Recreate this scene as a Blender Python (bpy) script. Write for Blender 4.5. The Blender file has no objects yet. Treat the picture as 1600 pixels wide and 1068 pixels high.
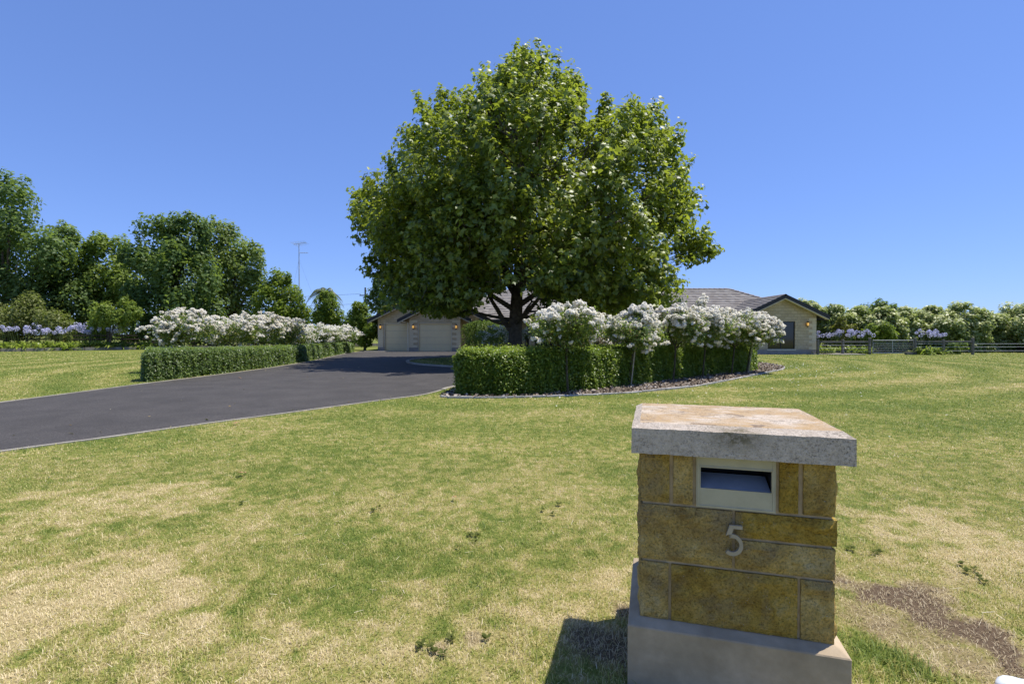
import bpy, math, random
import numpy as np
from mathutils import Vector, Matrix, noise

S = bpy.context.scene
COL = S.collection
random.seed(7)
RNG = np.random.default_rng(11)
R = math.radians

# ------------------------------------------------------------------ camera
EYE = 1.27
F = 771.0                      # focal length in pixels of a 1600 wide frame
PITCH = math.atan(11 / F)
cam_d = bpy.data.cameras.new("camera")
cam_d.sensor_width = 36.0
cam_d.lens = F / 1600 * 36
cam_d.clip_start = 0.05
cam_d.clip_end = 3000
cam = bpy.data.objects.new("camera", cam_d)
cam.location = (0, 0, EYE)
cam.rotation_euler = (math.pi / 2 - PITCH, 0, 0)
COL.objects.link(cam)
S.camera = cam

# ------------------------------------------------------------------ light
SUN_EL = R(69)
SUN_DIR = Vector((0.95, 0.28, 0)).normalized() * math.cos(SUN_EL) + Vector((0, 0, math.sin(SUN_EL)))
world = bpy.data.worlds.new("World")
S.world = world
world.use_nodes = True
wn = world.node_tree.nodes
wl = world.node_tree.links
wn.clear()
sky = wn.new("ShaderNodeTexSky")
sky.sky_type = 'NISHITA'
sky.sun_disc = False
sky.sun_elevation = SUN_EL
sky.sun_rotation = math.atan2(SUN_DIR.x, SUN_DIR.y)
sky.altitude = 1000
sky.air_density = 1.0
sky.dust_density = 0.15
sky.ozone_density = 4.0
bg = wn.new("ShaderNodeBackground")
bg.inputs["Strength"].default_value = 0.15
wo = wn.new("ShaderNodeOutputWorld")
tintn = wn.new("ShaderNodeMix")
tintn.data_type = 'RGBA'
tintn.blend_type = 'MULTIPLY'
tintn.inputs[0].default_value = 1.0
tintn.inputs[7].default_value = (0.70, 0.93, 1.56, 1)
gam = wn.new("ShaderNodeGamma")
gam.inputs[1].default_value = 0.6
wl.new(sky.outputs[0], gam.inputs[0])
wl.new(gam.outputs[0], tintn.inputs[6])
wl.new(tintn.outputs[2], bg.inputs[0])
wl.new(bg.outputs[0], wo.inputs[0])
sun_d = bpy.data.lights.new("sun", 'SUN')
sun_d.energy = 4.4
sun_d.angle = R(0.53)
sun_d.color = (1.0, 0.95, 0.87)
sun = bpy.data.objects.new("sun", sun_d)
sun.rotation_euler = SUN_DIR.to_track_quat('Z', 'Y').to_euler()
sun.location = (20, 10, 60)
COL.objects.link(sun)
S.view_settings.view_transform = 'Standard'
S.view_settings.look = 'None'
S.view_settings.gamma = 1
S.view_settings.exposure = 0.55
S.view_settings.use_curve_mapping = False
S.cycles.max_bounces = 7
S.cycles.diffuse_bounces = 3
S.cycles.glossy_bounces = 3
S.cycles.transmission_bounces = 4
S.cycles.transparent_max_bounces = 6
S.cycles.use_denoising = True
try:
    S.cycles.denoiser = 'OPENIMAGEDENOISE'
except Exception:
    pass


# ------------------------------------------------------------------ measuring
def ray(x, y):
    a = (x - 800) / F
    b = -(y - 534) / F
    return Vector((a, math.cos(PITCH) + b * math.sin(PITCH), -math.sin(PITCH) + b * math.cos(PITCH)))


def gnd(x, y, z=0.0):
    r = ray(x, y)
    t = (z - EYE) / r.z
    return Vector((r.x * t, r.y * t, z))


def at(x, y, Y):
    r = ray(x, y)
    t = Y / r.y
    return Vector((r.x * t, Y, EYE + r.z * t))


# ------------------------------------------------------------------ materials
def new_mat(name):
    m = bpy.data.materials.new(name)
    m.use_nodes = True
    nt = m.node_tree
    nt.nodes.clear()
    out = nt.nodes.new("ShaderNodeOutputMaterial")
    return m, nt, out


def principled(nt, out, col=(0.5, 0.5, 0.5), rough=0.8, spec=0.3, metal=0.0):
    b = nt.nodes.new("ShaderNodeBsdfPrincipled")
    b.inputs["Base Color"].default_value = (*col, 1)
    b.inputs["Roughness"].default_value = rough
    b.inputs["Specular IOR Level"].default_value = spec
    b.inputs["Metallic"].default_value = metal
    nt.links.new(b.outputs[0], out.inputs[0])
    return b


def tex_noise(nt, scale, detail=4, rough=0.6, vec=None, dist=0.0):
    n = nt.nodes.new("ShaderNodeTexNoise")
    n.inputs["Scale"].default_value = scale
    n.inputs["Detail"].default_value = detail
    n.inputs["Roughness"].default_value = rough
    n.inputs["Distortion"].default_value = dist
    if vec is not None:
        nt.links.new(vec, n.inputs["Vector"])
    return n.outputs["Fac"]


def ramp(nt, fac, stops):
    r = nt.nodes.new("ShaderNodeValToRGB")
    el = r.color_ramp.elements
    while len(el) < len(stops):
        el.new(0.5)
    for e, (p, c) in zip(el, stops):
        e.position = p
        e.color = (*c, 1) if len(c) == 3 else c
    nt.links.new(fac, r.inputs[0])
    return r.outputs[0]


def math_n(nt, op, a, b=None, c=None, clamp=False):
    n = nt.nodes.new("ShaderNodeMath")
    n.operation = op
    n.use_clamp = clamp
    for i, v in enumerate((a, b, c)):
        if v is None:
            continue
        if isinstance(v, (int, float)):
            n.inputs[i].default_value = v
        else:
            nt.links.new(v, n.inputs[i])
    return n.outputs[0]


def mix_col(nt, fac, a, b, mode='MIX'):
    n = nt.nodes.new("ShaderNodeMix")
    n.data_type = 'RGBA'
    n.blend_type = mode
    for sock, v in ((n.inputs[0], fac), (n.inputs[6], a), (n.inputs[7], b)):
        if isinstance(v, (int, float)):
            sock.default_value = v
        elif isinstance(v, tuple):
            sock.default_value = (*v, 1)
        else:
            nt.links.new(v, sock)
    return n.outputs[2]


def bump(nt, bsdf, height, strength=0.3, dist=0.01):
    b = nt.nodes.new("ShaderNodeBump")
    b.inputs["Strength"].default_value = strength
    b.inputs["Distance"].default_value = dist
    nt.links.new(height, b.inputs["Height"])
    nt.links.new(b.outputs[0], bsdf.inputs["Normal"])


def pos_node(nt):
    g = nt.nodes.new("ShaderNodeNewGeometry")
    return g.outputs["Position"]


def obj_co(nt):
    return nt.nodes.new("ShaderNodeTexCoord").outputs["Object"]


def noisy_mat(name, c1, c2, scale=8, rough=0.85, spec=0.2, bstr=0.3, bdist=0.01, detail=5, c3=None, metal=0.0):
    m, nt, out = new_mat(name)
    b = principled(nt, out, c1, rough, spec, metal)
    v = obj_co(nt)
    n = tex_noise(nt, scale, detail, 0.65, v)
    st = [(0.3, c1), (0.7, c2)] if c3 is None else [(0.25, c1), (0.5, c2), (0.75, c3)]
    nt.links.new(ramp(nt, n, st), b.inputs["Base Color"])
    if bstr:
        bump(nt, b, tex_noise(nt, scale * 4, 5, 0.7, v), bstr, bdist)
    return m


def leaf_mat(name, stops, trans=0.35, rough=0.45, spec=0.4, tcol=(0.42, 0.58, 0.07)):
    """stops: ramp of leaf colours picked per leaf by the 'tint' attribute"""
    m, nt, out = new_mat(name)
    a = nt.nodes.new("ShaderNodeAttribute")
    a.attribute_name = "tint"
    col = ramp(nt, a.outputs["Fac"], stops)
    b = nt.nodes.new("ShaderNodeBsdfPrincipled")
    b.inputs["Roughness"].default_value = rough
    b.inputs["Specular IOR Level"].default_value = spec
    nt.links.new(col, b.inputs["Base Color"])
    t = nt.nodes.new("ShaderNodeBsdfTranslucent")
    nt.links.new(mix_col(nt, 0.45, col, tcol), t.inputs["Color"])
    mx = nt.nodes.new("ShaderNodeMixShader")
    mx.inputs[0].default_value = trans
    nt.links.new(b.outputs[0], mx.inputs[1])
    nt.links.new(t.outputs[0], mx.inputs[2])
    nt.links.new(mx.outputs[0], out.inputs[0])
    return m


M = {}
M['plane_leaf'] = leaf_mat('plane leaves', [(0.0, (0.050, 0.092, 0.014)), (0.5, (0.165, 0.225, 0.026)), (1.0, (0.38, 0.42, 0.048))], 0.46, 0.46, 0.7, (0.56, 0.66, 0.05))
M['hedge_leaf'] = leaf_mat('hedge leaves', [(0.0, (0.0907, 0.1516, 0.0166)), (0.6, (0.189, 0.2635, 0.0309)), (1.0, (0.3553, 0.4085, 0.0594))], 0.46, 0.38, 0.5)
M['hedge_leaf_blue'] = leaf_mat('box hedge leaves', [(0.0, (0.066, 0.1131, 0.0321)), (0.6, (0.1254, 0.1928, 0.0505)), (1.0, (0.2441, 0.3085, 0.0803))], 0.42, 0.40, 0.5)
M['rose_leaf'] = leaf_mat('rose leaves', [(0.0, (0.065, 0.1105, 0.026)), (0.55, (0.143, 0.208, 0.0442)), (0.85, (0.26, 0.3055, 0.0715)), (1.0, (0.312, 0.208, 0.078))], 0.42, 0.42, 0.45)
M['rose_leaf_red'] = leaf_mat('reddish rose leaves', [(0.0, (0.07, 0.05, 0.02)), (0.5, (0.11, 0.10, 0.03)), (1.0, (0.20, 0.07, 0.05))], 0.28, 0.42, 0.45)
M['ash_leaf'] = leaf_mat('dark ash leaves', [(0.0, (0.0512, 0.0952, 0.0293)), (0.6, (0.1142, 0.1786, 0.0527)), (1.0, (0.2196, 0.2855, 0.0878))], 0.45, 0.5, 0.25)
M['maple_leaf'] = leaf_mat('mid green leaves', [(0.0, (0.0732, 0.1244, 0.0234)), (0.6, (0.161, 0.2269, 0.041)), (1.0, (0.2928, 0.3514, 0.0659))], 0.45, 0.5, 0.25)
M['elm_leaf'] = leaf_mat('elm leaves', [(0.0, (0.0805, 0.1318, 0.0352)), (0.6, (0.1757, 0.2342, 0.0614)), (1.0, (0.2928, 0.344, 0.1025))], 0.45, 0.5, 0.25)
M['bright_leaf'] = leaf_mat('glossy bright leaves', [(0.0, (0.061, 0.1068, 0.0123)), (0.6, (0.1525, 0.2135, 0.0244)), (1.0, (0.2898, 0.3279, 0.0457))], 0.45, 0.5, 0.25)
M['olive_leaf'] = leaf_mat('olive shrub leaves', [(0.0, (0.0793, 0.0983, 0.0286)), (0.6, (0.1824, 0.2062, 0.0603)), (1.0, (0.2934, 0.2934, 0.1031))], 0.4, 0.5, 0.25)
M['laurel_leaf'] = leaf_mat('pale laurel leaves', [(0.0, (0.105, 0.147, 0.042)), (0.4, (0.224, 0.273, 0.084)), (0.75, (0.462, 0.483, 0.196)), (1.0, (0.8, 0.784, 0.448))], 0.42, 0.42, 0.45)
M['gold_leaf'] = leaf_mat('golden leaves', [(0.0, (0.08, 0.09, 0.015)), (0.6, (0.20, 0.19, 0.03)), (1.0, (0.33, 0.28, 0.05))], 0.3, 0.5, 0.3)
M['strap_leaf'] = leaf_mat('strap leaves', [(0.0, (0.12, 0.18, 0.020)), (0.6, (0.24, 0.31, 0.045)), (1.0, (0.42, 0.46, 0.10))], 0.38, 0.35, 0.5)
M['palm_leaf'] = leaf_mat('palm fronds', [(0.0, (0.06, 0.08, 0.04)), (1.0, (0.14, 0.16, 0.09))], 0.2, 0.5, 0.3)
M['petal'] = leaf_mat('white petals', [(0.0, (0.86, 0.82, 0.72)), (1.0, (0.93, 0.90, 0.82))], 0.45, 0.6, 0.2, (0.9, 0.88, 0.76))
M['violet'] = leaf_mat('violet petals', [(0.0, (0.44, 0.44, 0.68)), (0.6, (0.62, 0.62, 0.80)), (1.0, (0.84, 0.84, 0.88))], 0.3, 0.6, 0.2, (0.5, 0.46, 0.8))
M['bark'] = noisy_mat('bark', (0.06, 0.05, 0.038), (0.18, 0.15, 0.115), 7, 0.95, 0.1, 0.9, 0.03)
M['stem'] = noisy_mat('green brown stem', (0.05, 0.043, 0.026), (0.10, 0.085, 0.05), 12, 0.9, 0.1, 0.3)
M['stake'] = noisy_mat('weathered stake', (0.28, 0.24, 0.17), (0.42, 0.37, 0.28), 12, 0.9, 0.1, 0.3)
M['hedge_core'] = noisy_mat('hedge twigs', (0.020, 0.026, 0.010), (0.045, 0.05, 0.02), 18, 0.95, 0.05, 0.8, 0.03)


def lawn_patches():
    # centre (photo pixels), radius in metres, kind: 1 straw patch, 2 bare earthy thatch, -1 greener
    P = [(40, 940, .62, 1), (215, 925, .30, 1), (110, 800, .75, 1), (250, 1010, .30, 1), (20, 1010, .5, 1),
         (290, 770, .55, .8), (900, 950, .30, .8), (960, 900, .25, .9), (1450, 830, .50, .9), (1540, 860, .6, .9),
         (520, 1030, .45, .6), (760, 985, .4, .5), (330, 830, .4, .6), (640, 780, .5, .35), (1380, 740, .8, .5),
         (1335, 915, .26, 1.75), (1400, 925, .26, 1.7), (1450, 955, .25, 1.75), (1500, 985, .20, 1.75), (1555, 1005, .19, 1.75), (1430, 1000, .16, 1.55), (1590, 1035, .15, 1.7), (1355, 965, .15, 1.6), (1520, 1045, .13, 1.5), (930, 1010, .16, 2),
         (965, 950, .10, 2), (1480, 900, .15, 1.2), (680, 1020, .07, 1.6), (745, 1000, .06, 1.6),
         (1120, 615, 1.2, .6), (1150, 700, .8, .3), (1560, 600, 2.2, .5), (1420, 590, 3.0, .5),
         (1390, 1030, .16, -1.5), (1460, 1050, .13, -1.0), (1330, 1060, .12, -1.3), (860, 640, 1.0, .4), (200, 675, 1.1, -.5),
         (420, 760, 1.0, -.4), (600, 900, .8, -.5), (560, 660, 1.4, -.3), (820, 900, .45, -.35), (1400, 650, 2.2, -.5)]
    out = []
    for x, y, r, k in P:
        g = gnd(x, y)
        out.append((g.x, g.y, r, k))
    return out


PATCH = lawn_patches()


def lawn_group():
    g = bpy.data.node_groups.new("lawn colour", 'ShaderNodeTree')
    g.interface.new_socket("Dry", in_out='OUTPUT', socket_type='NodeSocketFloat')
    g.interface.new_socket("Earth", in_out='OUTPUT', socket_type='NodeSocketFloat')
    nt = g
    o = nt.nodes.new("NodeGroupOutput")
    P = pos_node(nt)
    sep = nt.nodes.new("ShaderNodeSeparateXYZ")
    nt.links.new(P, sep.inputs[0])
    X, Y = sep.outputs[0], sep.outputs[1]
    flat = nt.nodes.new("ShaderNodeCombineXYZ")
    nt.links.new(X, flat.inputs[0])
    nt.links.new(Y, flat.inputs[1])
    big = tex_noise(nt, 0.35, 3, 0.5, flat.outputs[0])
    mid = tex_noise(nt, 1.7, 4, 0.6, flat.outputs[0], 0.6)
    fine = tex_noise(nt, 9.0, 3, 0.6, flat.outputs[0])
    dry = math_n(nt, 'MULTIPLY_ADD', big, 0.55, 0.12)
    dry = math_n(nt, 'MULTIPLY_ADD', math_n(nt, 'SUBTRACT', mid, 0.5), 0.9, dry)
    dry = math_n(nt, 'MULTIPLY_ADD', math_n(nt, 'SUBTRACT', fine, 0.5), 1.5, dry)
    # dryer towards the street, greener by the house
    near = nt.nodes.new("ShaderNodeMapRange")
    near.inputs[1].default_value = 2.0
    near.inputs[2].default_value = 10.0
    near.inputs[3].default_value = 0.10
    near.inputs[4].default_value = -0.15
    nt.links.new(Y, near.inputs[0])
    dry = math_n(nt, 'ADD', dry, near.outputs[0])
    # mowing lines that curve round the garden bed
    dv = nt.nodes.new("ShaderNodeVectorMath")
    dv.operation = 'DISTANCE'
    nt.links.new(flat.outputs[0], dv.inputs[0])
    dv.inputs[1].default_value = (3.0, 27.0, 0)
    ph = math_n(nt, 'MULTIPLY_ADD', math_n(nt, 'SUBTRACT', big, 0.5), 5.0, math_n(nt, 'MULTIPLY', dv.outputs["Value"], 3.3))
    st = math_n(nt, 'SINE', ph)
    far = nt.nodes.new("ShaderNodeMapRange")
    far.inputs[1].default_value = 4.0
    far.inputs[2].default_value = 12.0
    far.inputs[3].default_value = 0.03
    far.inputs[4].default_value = 0.16
    nt.links.new(Y, far.inputs[0])
    dry = math_n(nt, 'MULTIPLY_ADD', st, far.outputs[0], dry)
    wob = nt.nodes.new("ShaderNodeTexNoise")
    wob.inputs["Scale"].default_value = 3.5
    wob.inputs["Detail"].default_value = 4
    nt.links.new(flat.outputs[0], wob.inputs["Vector"])
    sub = nt.nodes.new("ShaderNodeVectorMath")
    sub.operation = 'SUBTRACT'
    nt.links.new(wob.outputs["Color"], sub.inputs[0])
    sub.inputs[1].default_value = (0.5, 0.5, 0.5)
    earth = None
    for x, y, r, k in PATCH:
        mad = nt.nodes.new("ShaderNodeVectorMath")
        mad.operation = 'MULTIPLY_ADD'
        nt.links.new(sub.outputs[0], mad.inputs[0])
        mad.inputs[1].default_value = (r * 4, r * 4, 0)
        nt.links.new(flat.outputs[0], mad.inputs[2])
        d = nt.nodes.new("ShaderNodeVectorMath")
        d.operation = 'DISTANCE'
        nt.links.new(mad.outputs[0], d.inputs[0])
        d.inputs[1].default_value = (x, y, 0)
        mr = nt.nodes.new("ShaderNodeMapRange")
        mr.interpolation_type = 'SMOOTHSTEP'
        mr.inputs[1].default_value = r * 0.3
        mr.inputs[2].default_value = r * 1.15
        mr.inputs[3].default_value = 1
        mr.inputs[4].default_value = 0
        nt.links.new(d.outputs["Value"], mr.inputs[0])
        if k > 1:
            earth = math_n(nt, 'MULTIPLY_ADD', mr.outputs[0], k - 1, earth if earth is not None else 0.0)
            dry = math_n(nt, 'MULTIPLY_ADD', mr.outputs[0], 0.35, dry)
        else:
            dry = math_n(nt, 'MULTIPLY_ADD', mr.outputs[0], 0.30 * k, dry)
    nt.links.new(dry, o.inputs[0])
    nt.links.new(earth, o.inputs[1])
    return g


LAWN = lawn_group()


def lawn_materials():
    # soil and thatch sheet
    m, nt, out = new_mat('lawn')
    b = principled(nt, out, (.1, .12, .04), 0.95, 0.05)
    g = nt.nodes.new("ShaderNodeGroup")
    g.node_tree = LAWN
    P = pos_node(nt)
    sp = tex_noise(nt, 60, 3, 0.7, P)
    f = math_n(nt, 'MULTIPLY_ADD', math_n(nt, 'SUBTRACT', sp, 0.5), 1.1, g.outputs[0])
    col = ramp(nt, f, [(0.12, (0.105, 0.140, 0.028)), (0.36, (0.185, 0.200, 0.048)), (0.60, (0.28, 0.245, 0.085)), (0.90, (0.38, 0.31, 0.155))])
    col = mix_col(nt, math_n(nt, 'MULTIPLY', g.outputs[1], 0.85, clamp=True), col, (0.12, 0.085, 0.055))
    nt.links.new(col, b.inputs["Base Color"])
    bump(nt, b, tex_noise(nt, 45, 4, 0.8, P), 0.8, 0.02)
    M['lawn'] = m
    # blades
    m, nt, out = new_mat('grass blades')
    g = nt.nodes.new("ShaderNodeGroup")
    g.node_tree = LAWN
    a = nt.nodes.new("ShaderNodeAttribute")
    a.attribute_name = "tint"
    f = math_n(nt, 'MULTIPLY_ADD', math_n(nt, 'SUBTRACT', a.outputs["Fac"], 0.5), 0.95, g.outputs[0])
    f = math_n(nt, 'MULTIPLY_ADD', g.outputs[1], 0.10, f)
    col = ramp(nt, f, [(0.0, (0.1469, 0.209, 0.0384)), (0.28, (0.322, 0.3559, 0.0723)), (0.5, (0.4407, 0.4124, 0.1243)), (0.74, (0.565, 0.4859, 0.209)), (1.0, (0.7684, 0.6441, 0.3955))])
    col = mix_col(nt, math_n(nt, 'MULTIPLY', g.outputs[1], 0.28, clamp=True), col, (0.25, 0.18, 0.11))
    d = nt.nodes.new("ShaderNodeBsdfPrincipled")
    d.inputs["Roughness"].default_value = 0.55
    d.inputs["Specular IOR Level"].default_value = 0.3
    nt.links.new(col, d.inputs["Base Color"])
    t = nt.nodes.new("ShaderNodeBsdfTranslucent")
    nt.links.new(col, t.inputs["Color"])
    mx = nt.nodes.new("ShaderNodeMixShader")
    mx.inputs[0].default_value = 0.3
    nt.links.new(d.outputs[0], mx.inputs[1])
    nt.links.new(t.outputs[0], mx.inputs[2])
    nt.links.new(mx.outputs[0], out.inputs[0])
    M['blade'] = m


lawn_materials()


def asphalt():
    m, nt, out = new_mat('asphalt')
    b = principled(nt, out, (.05, .05, .05), 0.85, 0.25)
    P = pos_node(nt)
    n1 = tex_noise(nt, 130, 3, 0.8, P)
    n2 = tex_noise(nt, 0.6, 4, 0.6, P)
    c = ramp(nt, n1, [(0.25, (0.018, 0.017, 0.015)), (0.55, (0.046, 0.042, 0.038)), (0.80, (0.16, 0.145, 0.135))])
    c2 = mix_col(nt, math_n(nt, 'MULTIPLY', n2, 0.35), c, (0.080, 0.073, 0.068))
    nt.links.new(c2, b.inputs["Base Color"])
    n3 = tex_noise(nt, 48, 3, 0.8, P)
    c3 = mix_col(nt, ramp(nt, n3, [(0.45, (0, 0, 0)), (0.68, (.9, .9, .9))]), c2, (0.125, 0.115, 0.108))
    n4 = tex_noise(nt, 1.3, 5, 0.65, P, 0.4)
    c3 = mix_col(nt, ramp(nt, n4, [(0.35, (.5, .5, .5)), (0.65, (0, 0, 0))]), c3, (0.030, 0.028, 0.026))
    nt.links.new(c3, b.inputs["Base Color"])
    bump(nt, b, n1, 0.5, 0.006)
    return m


M['asphalt'] = asphalt()
M['concrete'] = noisy_mat('kerb concrete', (0.22, 0.20, 0.165), (0.40, 0.37, 0.31), 3, 0.9, 0.15, 0.3)
M['edging'] = noisy_mat('pale edging', (0.24, 0.225, 0.20), (0.50, 0.475, 0.44), 5, 0.9, 0.15, 0.4)
M['sleeper'] = noisy_mat('grey sleeper', (0.15, 0.135, 0.12), (0.30, 0.28, 0.25), 4, 0.9, 0.1, 0.4)
M['mulch'] = noisy_mat('mulch', (0.10, 0.075, 0.055), (0.30, 0.25, 0.20), 25, 0.95, 0.05, 1.0, 0.03)
M['chip'] = leaf_mat('mulch chips', [(0, (0.10, 0.075, 0.055)), (0.6, (0.25, 0.20, 0.15)), (1, (0.46, 0.41, 0.35))], 0.0, 0.9, 0.1)
M['bed_soil'] = noisy_mat('bed soil', (0.11, 0.08, 0.06), (0.22, 0.16, 0.12), 6, 0.95, 0.05, 0.8, 0.03)


def block_wall(name, c1, c2, mortar):
    m, nt, out = new_mat(name)
    b = principled(nt, out, c1, 0.92, 0.1)
    P = pos_node(nt)
    s = nt.nodes.new("ShaderNodeSeparateXYZ")
    nt.links.new(P, s.inputs[0])
    c = nt.nodes.new("ShaderNodeCombineXYZ")
    nt.links.new(math_n(nt, 'ADD', s.outputs[0], s.outputs[1]), c.inputs[0])
    nt.links.new(s.outputs[2], c.inputs[1])
    br = nt.nodes.new("ShaderNodeTexBrick")
    br.inputs["Scale"].default_value = 1
    br.inputs["Brick Width"].default_value = 0.42
    br.inputs["Row Height"].default_value = 0.19
    br.inputs["Mortar Size"].default_value = 0.010
    br.inputs["Color1"].default_value = (*c1, 1)
    br.inputs["Color2"].default_value = (*c2, 1)
    br.inputs["Mortar"].default_value = (*mortar, 1)
    nt.links.new(c.outputs[0], br.inputs["Vector"])
    n = tex_noise(nt, 14, 4, 0.7, P)
    col = mix_col(nt, 0.35, br.outputs["Color"], ramp(nt, n, [(0.3, tuple(v * .75 for v in c1)), (0.7, tuple(min(1, v * 1.2) for v in c2))]))
    nt.links.new(col, b.inputs["Base Color"])
    h = math_n(nt, 'MULTIPLY_ADD', br.outputs["Fac"], -1.0, math_n(nt, 'MULTIPLY', n, 0.5))
    bump(nt, b, h, 0.8, 0.015)
    return m


M['wall'] = block_wall('cream block wall', (0.46, 0.36, 0.22), (0.60, 0.49, 0.32), (0.33, 0.26, 0.17))
M['quoin'] = noisy_mat('pale quoin', (0.60, 0.51, 0.34), (0.70, 0.61, 0.42), 5, 0.9, 0.1, 0.2)
M['plinth_wall'] = noisy_mat('grey base course', (0.26, 0.23, 0.20), (0.36, 0.32, 0.28), 6, 0.9, 0.1, 0.3)
M['door_paint'] = noisy_mat('beige garage door paint', (0.74, 0.61, 0.36), (0.78, 0.65, 0.39), 1.5, 0.5, 0.4, 0.0)
M['trim'] = noisy_mat('cream trim', (0.62, 0.56, 0.42), (0.68, 0.62, 0.48), 3, 0.6, 0.3, 0.0)
M['fascia'] = noisy_mat('dark fascia', (0.018, 0.017, 0.017), (0.03, 0.028, 0.028), 3, 0.5, 0.4, 0.0)
M['timber_door'] = noisy_mat('stained timber', (0.22, 0.075, 0.025), (0.34, 0.13, 0.045), 6, 0.5, 0.4, 0.1)
M['window_frame'] = noisy_mat('dark window frame', (0.02, 0.02, 0.02), (0.03, 0.03, 0.03), 3, 0.4, 0.4, 0.0)
M['metal_dark'] = noisy_mat('black metal', (0.012, 0.012, 0.012), (0.02, 0.02, 0.02), 5, 0.4, 0.5, 0.0)
M['galv'] = noisy_mat('galvanised steel', (0.42, 0.43, 0.44), (0.55, 0.56, 0.57), 8, 0.45, 0.5, 0.0, metal=0.4)
M['post'] = noisy_mat('grey timber post', (0.11, 0.10, 0.082), (0.23, 0.21, 0.18), 5, 0.9, 0.1, 0.4)
M['dark_fence'] = noisy_mat('dark fence timber', (0.04, 0.034, 0.028), (0.10, 0.085, 0.07), 5, 0.9, 0.1, 0.4)

m, nt, out = new_mat('window glass')
principled(nt, out, (0.012, 0.014, 0.017), 0.06, 0.6)
M['glass'] = m
m, nt, out = new_mat('amber lantern glass')
b = principled(nt, out, (0.8, 0.5, 0.15), 0.3, 0.5)
b.inputs["Emission Color"].default_value = (1.0, 0.55, 0.12, 1)
b.inputs["Emission Strength"].default_value = 0.45
M['lantern_glass'] = m

m, nt, out = new_mat('roof tiles')
b = principled(nt, out, (.2, .19, .18), 0.9, 0.15)
a = nt.nodes.new("ShaderNodeAttribute")
a.attribute_name = "tint"
P = pos_node(nt)
n = tex_noise(nt, 5, 5, 0.7, P)
c = ramp(nt, a.outputs["Fac"], [(0, (0.31, 0.275, 0.235)), (1, (0.46, 0.42, 0.365))])
c = mix_col(nt, math_n(nt, 'MULTIPLY', n, 0.5), c, (0.24, 0.21, 0.18))
nt.links.new(c, b.inputs["Base Color"])
M['roof'] = m


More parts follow.
